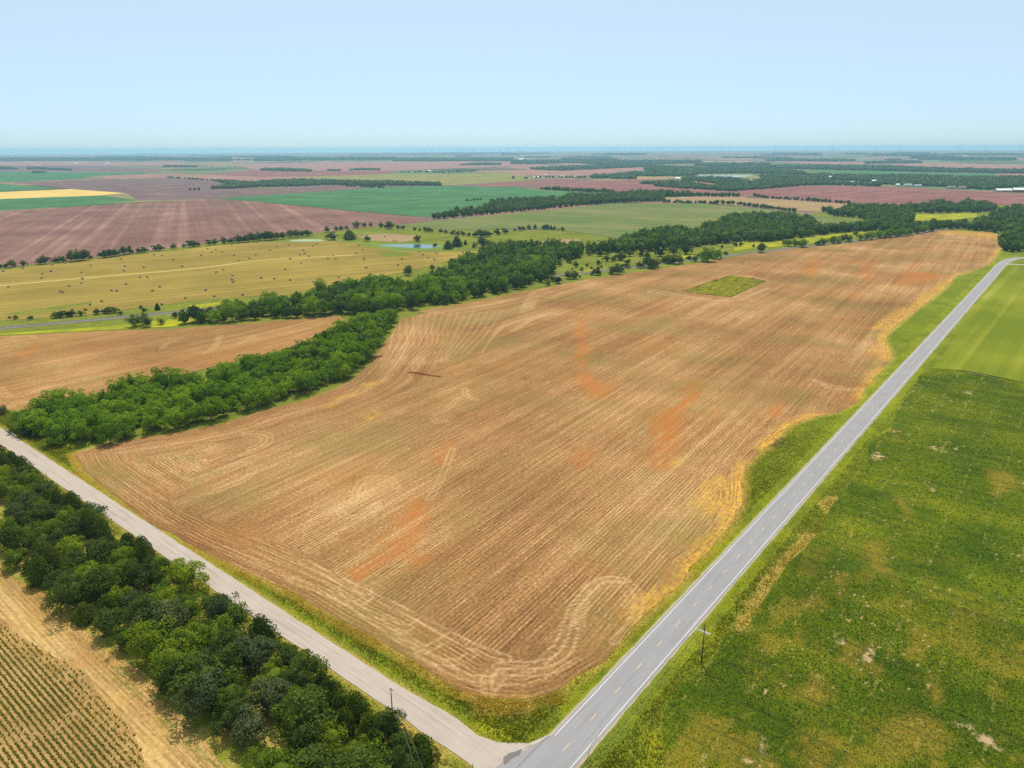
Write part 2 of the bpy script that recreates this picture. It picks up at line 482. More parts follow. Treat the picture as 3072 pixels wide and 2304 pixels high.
t = NT("pale_gravel")
nd = t.n("ShaderNodeSeparateXYZ"); t.l(t.pos, nd.inputs[0])
n1 = t.noise(t.vmul(t.pos, (.04, 1.0, 1)), 1.1, 3, .6); n2 = t.noise(t.pos, 2.5, 4, .8); n3 = t.noise(t.pos, .12, 4, .6)
f = t.math('ADD', t.math('MULTIPLY', n1, .6), t.math('ADD', t.math('MULTIPLY', n2, .45), t.math('MULTIPLY', n3, .3)))
f = t.math('SUBTRACT', f, .125)
c = t.ramp(f, [(.34, (.255, .195, .158)), (.52, (.365, .292, .248)), (.75, (.45, .372, .325))])
rut = t.math('ABSOLUTE', t.math('SUBTRACT', t.math('ABSOLUTE', t.math('SUBTRACT', nd.outputs[1], 101.2)), 1.3))
c = t.mix(t.math('MULTIPLY', t.rng(rut, .1, .9), .28), c, (.36, .32, .285))
M_GRAVEL = t.diffuse(c, t.bump(n2, .4, .03), rough=1.0, spec=.1)

def line_paint(name, col, wear):
    t = NT(name)
    f = t.rng(t.noise(t.pos, 5.0, 4, .8), .3, .75)
    return t.diffuse(t.mix(t.math('MULTIPLY', f, wear), col, (.33, .31, .31)), rough=.7)
M_WHITE = line_paint("worn_white_line_paint", (.74, .72, .70), .7)
M_YELLOW = line_paint("worn_yellow_line_paint", (.66, .44, .14), .5)
M_PATCH = plain("dark_tar_patch", (.145, .125, .13), .9, .2, .3, 3.0)
M_CRACK = plain("sealed_crack_tar", (.08, .075, .078), .8, .3, .2, 3.0)
M_SOIL = plain("bare_tan_soil", (.42, .28, .16), 1.0, .05, .25, 1.5)

t = NT("pond_water")
b = t.n("ShaderNodeBsdfPrincipled"); b.inputs["Base Color"].default_value = (.05, .09, .09, 1); b.inputs["Roughness"].default_value = .06
b.inputs["IOR"].default_value = 1.33; b.inputs["Specular IOR Level"].default_value = .9
t.l(t.bump(t.noise(t.pos, .8, 3), .05, .1), b.inputs["Normal"]); t.l(b.outputs[0], t.out.inputs[0]); M_WATER = t.m
t = NT("lagoon_water")
b = t.n("ShaderNodeBsdfPrincipled"); t.l(t.mix(t.noise(t.pos, .02, 3), (.16, .33, .33), (.22, .40, .40)), b.inputs["Base Color"]); b.inputs["Roughness"].default_value = .1
t.l(b.outputs[0], t.out.inputs[0]); M_LAGOON = t.m

M_BARK = plain("grey_brown_bark", (.12, .095, .07), .95, .1, .3, 6.0)
M_POLE = plain("creosoted_pole_wood", (.055, .042, .035), .85, .2, .3, 5.0)
M_ARM = plain("bleached_crossarm_wood", (.62, .60, .58), .8, .2, .1, 4.0)
M_INSUL = plain("grey_porcelain", (.42, .43, .45), .3, .5, .05)
M_WIRE = plain("bare_aluminium_wire", (.40, .41, .37), .7, .3, .05)
M_STEEL = plain("galvanised_rail_steel", (.74, .77, .80), .5, .4, .1, 3.0)
M_RAIL = plain("worn_rail_steel", (.22, .18, .16), .5, .4, .1, 1.0, metal=.3)
M_BALLAST = plain("grey_rail_ballast", (.19, .165, .155), 1.0, .1, .4, .9)
M_TIES = plain("weathered_sleeper_wood", (.20, .17, .155), .95, .1, .3, 1.5)
M_TURB = plain("white_turbine_paint", (.62, .63, .64), .5, .4, .03, .1)
M_BWALL = plain("white_painted_siding", (.62, .61, .58), .8, .2, .08, .6)
M_BTAN = plain("tan_painted_siding", (.44, .36, .28), .8, .2, .08, .6)
M_BRED = plain("red_barn_siding", (.20, .06, .045), .8, .2, .1, .6)
M_RWHITE = plain("white_metal_roof", (.74, .75, .76), .5, .4, .05, .4)
M_RGREY = plain("grey_shingle_roof", (.23, .22, .22), .9, .2, .15, .7)
M_RBLUE = plain("blue_grey_metal_roof", (.33, .38, .42), .5, .4, .08, .4)
M_DOOR = plain("dark_barn_door", (.08, .075, .07), .8, .2, .1)

t = NT("round_hay_bale_straw")
oc = t.n("ShaderNodeTexCoord").outputs["Object"]
nrm = t.n("ShaderNodeTexCoord").outputs["Normal"]
n1 = t.noise(t.vmul(oc, (9, .6, 9)), 1.0, 3, .6); n2 = t.noise(oc, 6.0, 4, .8)
c = t.ramp(t.math('ADD', t.math('MULTIPLY', n1, .5), t.math('MULTIPLY', n2, .5)), [(.3, (.20, .135, .08)), (.52, (.35, .255, .165)), (.75, (.54, .43, .31))])
M_BALE = t.diffuse(c, t.bump(n1, .5, .05), rough=1.0, spec=.1)

L_DARK = leaf_mat("dark_blue_green_leaves", (0.0433, 0.0676, 0.0134), (0.0722, 0.1110, 0.0192), (0.1178, 0.1642, 0.0213))
L_MID = leaf_mat("mid_green_leaves", (0.0646, 0.1034, 0.0096), (0.1147, 0.1752, 0.0130), (0.1986, 0.2519, 0.0164))
L_BRIGHT = leaf_mat("yellow_green_leaves", (0.1026, 0.1539, 0.0106), (0.1928, 0.2565, 0.0126), (0.2954, 0.3268, 0.0180))
L_GREY = leaf_mat("grey_green_leaves", (0.0517, 0.0714, 0.0290), (0.0836, 0.1086, 0.0427), (0.1170, 0.1406, 0.0536))
L_CEDAR = leaf_mat("dark_cedar_needles", (0.0360, 0.0562, 0.0061), (0.0648, 0.0958, 0.0086), (0.1159, 0.1462, 0.0121), transl=.25)
L_CREEK = leaf_mat("creek_tree_leaves", (0.0798, 0.1516, 0.0084), (0.1377, 0.2384, 0.0102), (0.2454, 0.3471, 0.0138))
L_WOODS = leaf_mat("woodland_leaves", (0.0344, 0.0722, 0.0067), (0.0689, 0.1265, 0.0099), (0.1345, 0.1967, 0.0128), use_obj=False)
L_FAR = leaf_mat("distant_woodland_leaves", (0.0282, 0.0580, 0.0113), (0.0497, 0.0944, 0.0159), (0.0844, 0.1341, 0.0205), use_obj=False, transl=.1)
L_BARE = leaf_mat("dry_brown_twigs", (.10, .075, .055), (.15, .11, .08), (.2, .15, .11), transl=.1)
G_TUFT = leaf_mat("grass_blades", (0.0920, 0.1160, 0.0090), (0.1800, 0.1880, 0.0141), (0.3360, 0.2800, 0.0384), use_obj=False, transl=.5)
G_DRY = leaf_mat("dry_weed_stalks", (.32, .20, .07), (.58, .38, .10), (.75, .54, .15), use_obj=False, transl=.5)
G_SOY = leaf_mat("soybean_leaves", (0.0289, 0.0595, 0.0046), (0.0697, 0.1105, 0.0061), (0.1700, 0.1742, 0.0107), use_obj=False, transl=.45)
G_ROW = leaf_mat("row_crop_leaves", (.11, .15, .030), (.20, .225, .048), (.36, .30, .10), use_obj=False, transl=.5)

# ------------------------------------------------------------------ the land
def soft(X, Y, poly, w=3.0, amp=4.0, sc=9.0, seed=3, rows=0.0):
    """1 inside a patch, 0 outside, with a ragged edge"""
    d, _, _, _ = nearest_on(X, Y, poly, True)
    s = np.where(inside(X, Y, poly), d, -d) + (fbm(X, Y, sc, seed) - .5) * 2 * amp + (fbm(X + .07 * Y, Y * .035, 2.2, seed + 5) - .5) * 2 * rows
    return sstep(-w, w, s)

rad = np.array([0, 150, 400, 800, 1500, 2500, 4000, 6000, 8000, 9500, 11000, 12500, 14000, 16000, 19000, 23000, 27000, 31000.0])
NS = 160
ang = np.linspace(0, 2 * math.pi, NS, endpoint=False)
RR, AA = np.meshgrid(rad[1:], ang, indexing='ij')
gx, gy = (RR * np.cos(AA)).ravel(), (RR * np.sin(AA)).ravel()
def rise(x, y):
    """low swell of the land towards the wind farm"""
    r = np.hypot(x, y); b = np.degrees(np.arctan2(-np.asarray(x), np.asarray(y)))     # bearing, left of the road
    return 18.0 * sstep(9000, 14000, r) * sstep(62, 30, b) * sstep(-60, -30, b)
gz = -0.4 + rise(gx, gy)
V = np.concatenate([[[0, 0, -.4]], np.column_stack([gx, gy, gz])])
F = [(0, 1 + k, 1 + (k + 1) % NS, 1 + (k + 1) % NS) for k in range(NS)]
me = bpy.data.meshes.new("ground")
faces = [(0, 1 + k, 1 + (k + 1) % NS) for k in range(NS)]
for i in range(len(rad) - 2):
    for k in range(NS):
        a = 1 + i * NS + k; b = 1 + i * NS + (k + 1) % NS
        faces.append((a, a + NS, b + NS, b))
me.from_pydata([tuple(v) for v in V], [], faces); me.materials.append(M_GROUND)
me.polygons.foreach_set("use_smooth", [True] * len(me.polygons)); me.update()
ob("ground", me, kind="structure")

# ---- main stubble field
FIELD_PX = [(222, 1361), (250, 1413), (312, 1462), (382, 1514), (451, 1569), (560, 1630), (708, 1697), (900, 1786), (1020, 1862), (1165, 1937), (1285, 2012), (1378, 2070), (1475, 2096), (1590, 2101),
            (1674, 2074), (1732, 2030), (1810, 1986), (1898, 1875), (1942, 1835), (2053, 1747), (2071, 1698), (2128, 1654), (2186, 1583), (2227, 1510), (2230, 1434), (2237, 1399), (2276, 1358), (2325, 1323),
            (2373, 1274), (2443, 1250), (2512, 1236), (2575, 1205), (2592, 1167), (2637, 1121), (2672, 1083), (2672, 1052), (2655, 1021), (2665, 1000), (2686, 979), (2755, 926), (2825, 874), (2866, 829),
            (2929, 808), (2974, 788), (2998, 753), (3023, 708), (2964, 697), (2860, 690), (2818, 692), (2738, 704), (2627, 718), (2547, 729), (2419, 742), (2304, 753), (2161, 777), (2109, 788), (1977, 807),
            (1866, 822), (1744, 841), (1605, 869), (1536, 881), (1428, 904), (1289, 926), (1209, 944), (1192, 972), (1174, 1003), (1150, 1035), (1115, 1083), (1063, 1135), (1011, 1163), (907, 1201),
            (768, 1236), (660, 1274), (500, 1302), (312, 1333)]
FIELD = WP(FIELD_PX)
RA = math.radians(4.1)

def Z(k):
    """zoom sheet k -> photo pixels: (x0, y0, scale)"""
    return {1: (0, 1000, .3472), 2: (768, 1000, .3472), 3: (1536, 1000, .3472), 4: (2304, 1000, .3472), 5: (0, 1570, .4425), 6: (900, 1570, .4425), 7: (1500, 1570, .4425), 8: (2094, 1570, .4425),
            11: (0, 430, .3472), 12: (768, 430, .3472), 13: (1536, 430, .3472), 14: (2304, 430, .3472)}[k]
def ZP(k, pts):
    x0, y0, s = Z(k)
    return [(x0 + p[0] * s, y0 + p[1] * s) for p in pts]

RED = [ZP(3, [(545, -100), (625, -125), (650, 0), (655, 380), (860, 480), (800, 570), (690, 570), (575, 410), (560, 0)]),
       ZP(3, [(1180, 740), (1480, 570), (1600, 430), (1560, 600), (1470, 750), (1440, 1000), (1330, 1170), (1230, 1160), (1250, 950)]),
       ZP(6, [(770, -160), (860, -60), (850, 60), (800, 170), (980, 265), (820, 300), (640, 240), (400, 385), (330, 330), (520, 180), (650, 60)]),
       ZP(14, [(330, 1100), (380, 970), (430, 990), (425, 1150), (330, 1145)]), ZP(14, [(790, 1020), (850, 1010), (870, 1110), (940, 1200), (860, 1190), (810, 1150)]),
       ZP(14, [(1190, 1080), (1420, 1010), (1280, 1070), (1250, 1110), (1550, 1130), (1450, 1190), (1100, 1230)]),
       ZP(3, [(540, 1100), (650, 1030), (700, 1050), (560, 1150)]), ZP(3, [(1760, 640), (1820, 640), (1780, 690), (1720, 690)]), ZP(4, [(0, 690), (130, 600), (160, 620), (40, 720)]),
       ZP(14, [(720, 1290), (800, 1290), (830, 1340), (760, 1330)]), ZP(2, [(1590, 980), (1660, 960), (1630, 1120), (1560, 1130)])]
YEL = [ZP(3, [(1560, 1480), (1700, 1240), (1860, 1230), (1980, 1280), (2010, 1500), (1900, 1600), (1600, 1580)]), ZP(4, [(860, 150), (1010, 90), (1060, 150), (930, 190)]),
       ZP(2, [(690, 570), (880, 500), (870, 540), (720, 590)]), ZP(2, [(950, 440), (1060, 405), (1040, 440), (960, 460)]), ZP(2, [(970, 720), (1060, 690), (1040, 720), (980, 745)]), ZP(2, [(580, 630), (680, 600), (640, 640)]),
       ZP(7, [(1200, 110), (1280, 50), (1300, 80), (1210, 130)]), ZP(14, [(900, 1600), (1500, 1190), (1550, 1210), (1000, 1620)]), ZP(14, [(1480, 760), (1700, 755), (2060, 800), (2040, 830), (1650, 790), (1480, 790)]),
       ZP(6, [(1180, 1190), (1600, 1190), (1560, 1240), (1200, 1230)]), ZP(3, [(1390, 1090), (1440, 1080), (1440, 1120), (1390, 1120)])]
GRN = [ZP(1, [(700, 1180), (1100, 1020), (1700, 1000), (2000, 1090), (1800, 1350), (1200, 1260), (900, 1300)]), ZP(6, [(150, 260), (340, 150), (380, 200), (200, 290)]), ZP(6, [(560, 400), (680, 310), (700, 350), (600, 430)]),
       ZP(2, [(880, 1560), (1100, 1450), (1160, 1480), (980, 1640)])]
GUL = [ZP(2, [(1330, 338), (1400, 345), (1500, 362), (1585, 374)])]
TRK = [ZP(7, [(0, 1005), (200, 985), (350, 880), (440, 740), (480, 620), (560, 480), (650, 400), (760, 375), (860, 400), (930, 470), (945, 540), (900, 660), (780, 800)]),
       ZP(7, [(540, 700), (560, 560), (620, 470), (700, 420), (790, 405), (850, 440), (880, 500), (860, 560)]),
       ZP(6, [(1290, 1160), (1260, 1100), (1265, 1030), (1340, 970), (1450, 960), (1640, 955), (1790, 890), (1850, 760), (1890, 560), (1960, 450), (2100, 380), (2210, 385)]),
       ZP(6, [(1330, 1100), (1350, 1050), (1430, 1010), (1640, 1010), (1800, 960)]), ZP(6, [(590, 640), (640, 700), (740, 710), (820, 660)]), ZP(6, [(700, 760), (850, 860), (960, 800), (1020, 760)]),
       ZP(6, [(820, 880), (950, 940), (1100, 930), (1190, 870)]), ZP(6, [(20, 260), (300, 400), (700, 590), (1100, 800), (1400, 920)]), ZP(6, [(-60, 380), (300, 520), (560, 700), (900, 930), (1150, 1050), (1280, 1060)]),
       ZP(6, [(240, 450), (300, 540), (400, 540), (470, 500)]), ZP(2, [(850, 1460), (870, 1350), (930, 1270), (1050, 1240), (1160, 1255), (1220, 1330)]), ZP(2, [(900, 1400), (930, 1330), (1000, 1290), (1110, 1270)]),
       ZP(2, [(720, 1520), (760, 1580), (860, 1590), (980, 1540), (1050, 1480)]), ZP(1, [(1700, 970), (1850, 960), (1800, 1010)]), ZP(1, [(1960, 1150), (2060, 1120), (2150, 1130), (2190, 1180), (2120, 1260), (1950, 1330), (1830, 1380)]),
       ZP(2, [(-100, 860), (40, 855), (120, 880), (110, 940), (20, 1000), (-120, 1050)]), ZP(2, [(-100, 880), (30, 880), (75, 905), (40, 960), (-60, 1000)]), ZP(4, [(410, 400), (470, 430), (560, 455), (680, 475), (830, 480)]),
       ZP(4, [(400, 410), (460, 445), (560, 475), (700, 490)]), ZP(2, [(1700, 1000), (1600, 1250), (1500, 1430)]), ZP(2, [(1640, 760), (1560, 770), (1540, 720), (1600, 690), (1750, 560)]), ZP(2, [(1800, 480), (1820, 540), (1900, 575)]),
       ZP(2, [(1060, 1160), (1180, 1060), (1300, 1000)]), ZP(1, [(2212, 200), (2000, 170)]), ZP(13, [(0, 1620), (60, 1590), (200, 1510), (420, 1470)]), ZP(13, [(1180, 1290), (1240, 1270), (1450, 1310), (1640, 1335), (1700, 1340)]),
       ZP(13, [(1250, 1290), (1450, 1330), (1850, 1360), (2000, 1340), (2212, 1250)]), ZP(13, [(1870, 1145), (2050, 1150), (2212, 1190)])]
NLOOP = len(TRK)
# contour-following passes round the bend of the creek
for k in range(16):
    q = k / 15.0
    TRK.append(ZP(2, [(1180 + 950 * q, -170 - 30 * q), (1190 + 820 * q, -60 + 40 * q), (1170 + 760 * q + 50 * math.sin(5 * q), 60 + 60 * q), (1140 + 640 * q, 170 + 40 * q), (1080 + 560 * q, 290 - 40 * q)]))
for k in range(7):
    q = k / 6.0
    TRK.append(ZP(2, [(1950 + 120 * q, 170 - 200 * q), (2020 + 160 * q, 60 - 160 * q), (2120 + 200 * q, -60 - 60 * q), (2400 + 200 * q, -150 - 30 * q)]))
    TRK.append(ZP(13, [(60 + 110 * q, 1470 - 30 * q), (130 + 100 * q, 1330), (210 + 90 * q, 1270 + 60 * q), (330 + 70 * q, 1250 + 110 * q)]))
REDW = [WP(p) for p in RED]; YELW = [WP(p) for p in YEL]; GRNW = [WP(p) for p in GRN]; GULW = [WP(p) for p in GUL]
TRKW = [smooth_line(WP(p), 3.0) for p in TRK]

def bbox_mask(X, Y, P, pad):
    return (X > P[:, 0].min() - pad) & (X < P[:, 0].max() + pad) & (Y > P[:, 1].min() - pad) & (Y < P[:, 1].max() + pad)

def patch_attr(X, Y, polys, w, amp, sc, seed, rows=0.0):
    a = np.zeros(len(X))
    for i, P in enumerate(polys):
        m = bbox_mask(X, Y, P, 15)
        if m.any():
            a[m] = np.maximum(a[m], soft(X[m], Y[m], P, w, amp, sc, seed + i, rows))
    return a

def rows_attr(X, Y, poly, headland):
    u = X * math.cos(RA) + Y * math.sin(RA); al = -X * math.sin(RA) + Y * math.cos(RA)
    d, _, _, arc = nearest_on(X, Y, poly, True)
    hw = headland(X, Y)
    h = d < hw
    return np.where(h, d + 2000.0, u), np.where(h, arc + 5000.0, al), d

def main_attrs(X, Y):
    def hl(X, Y):
        left = sstep(620, 480, Y) * sstep(-250, -330, X)
        return np.maximum.reduce([np.where(Y < 165, 15.0, 0.0) * (X < -90), 8.0 + 0 * X, 52.0 * left]) + 16 * (fbm(X, Y, 22, 5) - .5)
    row, al, d = rows_attr(X, Y, FIELD, hl)
    trk = np.zeros(len(X))
    for i, P in enumerate(TRKW):
        m = bbox_mask(X, Y, P, 4)
        if not m.any(): continue
        dd, _, _, _ = nearest_on(X[m], Y[m], P, False)
        r = np.hypot(X[m], Y[m])
        wd = .30 + np.maximum(0, r - 260) * .0008
        off = 1.35 if i < NLOOP else .0
        v = np.maximum(np.exp(-((dd - off) / wd) ** 2), .12 * np.exp(-(dd / 1.4) ** 2)) * (.55 + .9 * (fbm(X[m], Y[m], 9, i) - .4))
        trk[m] = np.maximum(trk[m], np.clip(v, 0, 1) * (.9 if i < NLOOP else .6))
    gul = np.zeros(len(X))
    for P in GULW:
        m = bbox_mask(X, Y, P, 8)
        dd, _, _, arc = nearest_on(X[m], Y[m], P, False)
        gul[m] = np.maximum(gul[m], sstep(2.1, .8, dd + 1.6 * (fbm(X[m], Y[m], 5, 9) - .5)))
    edge = sstep(8.5, 1.0, d + 7 * (fbm(X, Y, 14, 8) - .5)) * sstep(150, 190, Y) * sstep(-330, -250, X - (Y - 300) * .12) * sstep(.28, .5, fbm(X, Y, 45, 3))
    yel = np.maximum(patch_attr(X, Y, YELW, 4, 4, 8, 40, 5.0) * .75, edge)
    return dict(row=row, along=al, trk=trk, gul=gul, red=patch_attr(X, Y, REDW, 5.0, 3.5, 7, 20, 7.0), yel=yel, grn=.6 * patch_attr(X, Y, GRNW, 6, 9, 10, 60) * sstep(.45, .6, fbm(X, Y, 7, 61)))

grid_field("stubble_field", rough(FIELD, 6, 1.2, 4), [(-380, -80, 100, 240, .75), (-450, -80, 240, 440, 1.0), (-460, -80, 440, 800, 1.6), (-460, -80, 800, 1480, 3.2)], M_STUB, 0.0, main_attrs)

# ---- second stubble field, beyond the creek belt
FIELD2 = WP([(-260, 1215), (0, 1222), (52, 1234), (300, 1195), (560, 1120), (850, 1050), (1040, 970), (1021, 947), (768, 968), (521, 986), (312, 993), (0, 1008), (-260, 1030)])
R2 = WP(ZP(1, [(180, 150), (330, 90), (350, 130), (200, 210)])); T2 = [WP(ZP(1, p)) for p in ([(0, 470), (60, 540), (200, 540), (400, 470)], [(100, 640), (130, 600), (250, 590)], [(1400, 130), (1450, 80), (1500, 70)], [(1780, 170), (1860, 110), (1900, 20)],
      [(2060, 90), (2150, 50), (2200, 20)], [(130, 30), (250, 20), (310, 40)])]
def attrs2(X, Y):
    a = math.radians(3)
    row = X * math.cos(a) + Y * math.sin(a); al = -X * math.sin(a) + Y * math.cos(a)
    row = row + 7 * np.sin(al / 70.0)
    d, _, _, arc = nearest_on(X, Y, FIELD2, True)
    h = d < 10
    trk = np.zeros(len(X))
    for P in T2:
        dd, _, _, _ = nearest_on(X, Y, smooth_line(P, 3), False); trk = np.maximum(trk, .55 * np.exp(-((dd - 1.4) / .6) ** 2))
    z = np.zeros(len(X))
    return dict(row=np.where(h, d, row), along=np.where(h, arc, al), trk=trk, gul=z, red=soft(X, Y, R2, 6, 5), yel=z, grn=.5 * sstep(.6, .7, fbm(X, Y, 30, 2)))
grid_field("stubble_field", rough(FIELD2, 8, 1.2, 6), [(-720, -400, 60, 420, 1.3)], M_STUB2, 0.0, attrs2)

# ---- verges along both roads
VERGE = np.array([(-520, 40), (-60, 40), (40, 60), (40, 420), (-55, 430), (-40, 1000), (-35, 1290), (-110, 1290), (-118, 1100), (-120, 300), (-125, 135), (-200, 130), (-350, 130), (-520, 150)])
STRAW = [WP(ZP(8, [(720, 60), (810, 70), (740, 180), (600, 320), (480, 470), (380, 640), (300, 740), (240, 700), (360, 480), (520, 270)])), WP(ZP(6, [(1150, 1230), (1350, 1190), (1640, 1220), (1560, 1300), (1200, 1300)])),
         WP(ZP(4, [(420, 1480), (520, 1400), (610, 1420), (640, 1600), (560, 1610)])), WP(ZP(6, [(620, 1180), (700, 1250), (1000, 1600), (900, 1659), (640, 1350)]))]
DARKW = [WP(ZP(6, [(1380, 1290), (1500, 1280), (1480, 1350), (1400, 1350)])), WP(ZP(6, [(1620, 1190), (1770, 1140), (1740, 1190), (1650, 1230)])), WP(ZP(4, [(0, 960), (130, 900), (150, 930), (60, 1000)]))]
BRT = [WP(ZP(6, [(1180, 1300), (1400, 1330), (1430, 1470), (1300, 1470), (1200, 1400)])), WP(ZP(7, [(960, 1440), (1090, 1420), (1120, 1659), (960, 1659)])), WP(ZP(7, [(1280, 310), (1460, 130), (1700, 0), (1720, 20), (1450, 260), (1310, 370)])),
       WP(ZP(4, [(960, 860), (1050, 830), (1060, 900), (980, 900)])), WP(ZP(7, [(1380, 720), (1480, 680), (1480, 800), (1400, 820)]))]
def verge_attrs(X, Y):
    yel = patch_attr(X, Y, STRAW, 1.5, 1.5, 5, 70)
    # dry skirt beside the gravel and along the field rim
    dg = np.where(X < -86, np.minimum(np.abs(Y - 97.0), np.abs(Y - 105.2)), 99)
    yel = np.maximum(yel, .8 * sstep(1.7, .2, dg + 1.6 * (fbm(X, Y, 5, 4) - .5)))
    yel = np.maximum(yel, .75 * sstep(96.5, 93, Y) * (X < -90) * sstep(.3, .6, fbm(X, Y, 7, 6)))
    inn = inside(X, Y, FIELD); d, _, _, _ = nearest_on(X, Y, FIELD, True)
    yel = np.maximum(yel, .85 * sstep(3.0, .5, d + 2.5 * (fbm(X, Y, 9, 5) - .5)))
    ditch = (Y > 108) & (Y < 122) & (X > -300)
    drk = np.maximum(patch_attr(X, Y, DARKW, 1.5, 2, 5, 80), .35 * sstep(.55, .7, fbm(X, Y, 8, 12)) * ditch)
    brt = patch_attr(X, Y, BRT, 2, 2, 6, 90)
    mow = ((X > -88) & (X < -66) & (Y > 112)) | ((Y > 105) & (Y < 108.5) & (X < -90))
    brt = np.maximum(brt, .55 * mow * sstep(.35, .6, fbm(X, Y, 11, 15)))
    return dict(yel=yel, drk=drk, brt=brt)
grid_field("grass_verge", VERGE, [(-520, 40, 40, 150, 1.4), (-125, 40, 150, 460, 1.4), (-125, -30, 460, 1290, 3.0)], M_VERGE, -0.1, verge_attrs)

# ---- rough pasture under the meadow, the railway and the woods
PAST = WP([(-500, 1330), (-500, 800), (0, 802), (347, 765), (590, 735), (768, 708), (935, 697), (1185, 672), (1340, 684), (1536, 690), (1700, 690), (1866, 717), (2000, 690), (2170, 668), (2440, 640), (2600, 610), (3400, 614), (3500, 800), (3400, 1000), (1700, 1000), (1300, 1250), (600, 1420), (100, 1335)])
flat_field("pasture", PAST, M_PASTURE, -0.25)

# ---- mown hay meadow with its pale haul track
MEADOW = rough(WP([(-420, 868), (0, 962), (250, 945), (480, 915), (640, 895), (850, 885), (1010, 850), (1180, 822), (1280, 800), (1390, 770), (1440, 752), (1300, 757), (1240, 752), (1160, 742), (1085, 735), (990, 722), (850, 727), (768, 726), (640, 737), (500, 755), (347, 771), (104, 798), (0, 812), (-420, 850)]), 12, 2.5, 3)
grid_field("hay_meadow", MEADOW, [(-1200, -500, 60, 860, 6.0)], M_MEADOW, -0.12)
HAUL = smooth_line(WP([(-300, 895), (0, 857), (330, 828), (560, 808), (768, 783), (920, 772), (1060, 764)]), 10)
V, F = strip(HAUL, -2.6, 2.6, -0.07)
ob("haul_track", mesh_np("haul_track", V, F, plain("pale_trodden_straw", (.46, .34, .11), 1.0, .05, .2, .3)), kind="structure")
for nm, pts in (("grass_patch", ZP(12, [(1050, 955), (1110, 930), (1250, 935), (1380, 960), (1250, 978), (1120, 975)])), ("grass_patch", ZP(11, [(0, 1475), (400, 1420), (800, 1362), (780, 1385), (500, 1440), (200, 1480)])),
                ("grass_patch", ZP(12, [(1560, 1090), (1700, 1030), (1800, 970), (1880, 960), (1750, 1060), (1600, 1120)]))):
    flat_field(nm, rough(WP(pts), 6, 2.0, 8), M_PASTURE, -0.06)
flat_field("mown_strip", rough(WP(ZP(12, [(850, 800), (1100, 780), (1400, 795), (1430, 830), (1250, 855), (1000, 840)])), 8, 2.5, 4), M_TAN, -0.10)
flat_field("mown_strip", rough(WP(ZP(13, [(100, 870), (330, 835), (560, 822), (600, 840), (420, 870), (250, 900)])), 8, 2.5, 4), M_TAN, -0.10)

# ---- water
POND = rough(WP(ZP(12, [(1040, 880), (1150, 873), (1350, 872), (1500, 876), (1600, 884), (1560, 895), (1500, 907), (1380, 905), (1250, 896), (1120, 888)])), 4, .8, 2)
flat_field("pond_bank", rough(WP(ZP(12, [(880, 880), (1000, 862), (1350, 858), (1620, 870), (1680, 890), (1600, 915), (1450, 930), (1200, 925), (1080, 905)])), 8, 2, 9), grass_mat("lush_bank_grass", (.12, .18, .03), (.2, .24, .05), (.06, .1, .02)), -0.11)
flat_field("pond", POND, M_WATER, -0.05)
LAG = WP([(2078, 529), (2105, 526), (2180, 524.5), (2245, 526), (2258, 529), (2200, 531.5), (2120, 531)])
flat_field("lagoon_bank", WP([(2070, 530), (2100, 522), (2250, 520), (2275, 528), (2290, 540), (2260, 541), (2200, 534), (2110, 533)]), M_DRYG, .3)
flat_field("lagoon", LAG, M_LAGOON, .6)
flat_field("green_scum_pool", rough(WP(ZP(12, [(280, 838), (420, 826), (560, 830), (600, 842), (450, 850), (320, 848)])), 5, 1.5, 2), plain("pale_pool_weed", (.20, .27, .13), .7, .4, .2, .1), -0.06)

# ---- weedy plot left standing in the stubble
PLOT = WP([(2045, 874), (2188, 827), (2300, 843), (2192, 892)])
grid_field("weedy_plot", rough(PLOT, 4, .7, 3), [(-330, -250, 660, 810, 1.5)], grass_mat("plot_weeds", (.25, .23, .030), (.36, .32, .035), (.17, .14, .035)), .12,
           lambda X, Y: dict(yel=.4 * sstep(4, 0, nearest_on(X, Y, PLOT, True)[0]), drk=sstep(4, 0, nearest_on(X, Y, PLOT, True)[0]) * .9 + .6 * sstep(.6, .75, fbm(X, Y, 14, 2)), brt=.5 * sstep(.4, .6, fbm(X, Y, 12, 4))),
           zfn=lambda X, Y: .5 * fbm(X, Y, 3, 2) * sstep(0, 1.5, nearest_on(X, Y, PLOT, True)[0]))

# ---- green grass field and soybean field right of the paved road
LAWN = WP([(2796, 1104), (2818, 1083), (2873, 1000), (2894, 944), (2981, 847), (3015, 800), (3100, 800), (3400, 840), (3500, 1150), (3300, 1185), (3072, 1146), (2900, 1112)])
grid_field("grass_field", rough(LAWN, 5, .8, 3), [(-70, 120, 380, 1100, 4.0)], M_LAWN, -0.03)
flat_field("field_lane", WP(ZP(14, [(2065, 1038), (2212, 1047), (2500, 1062), (2500, 1068), (2212, 1053), (2065, 1046)])), M_GRAVEL, .02)

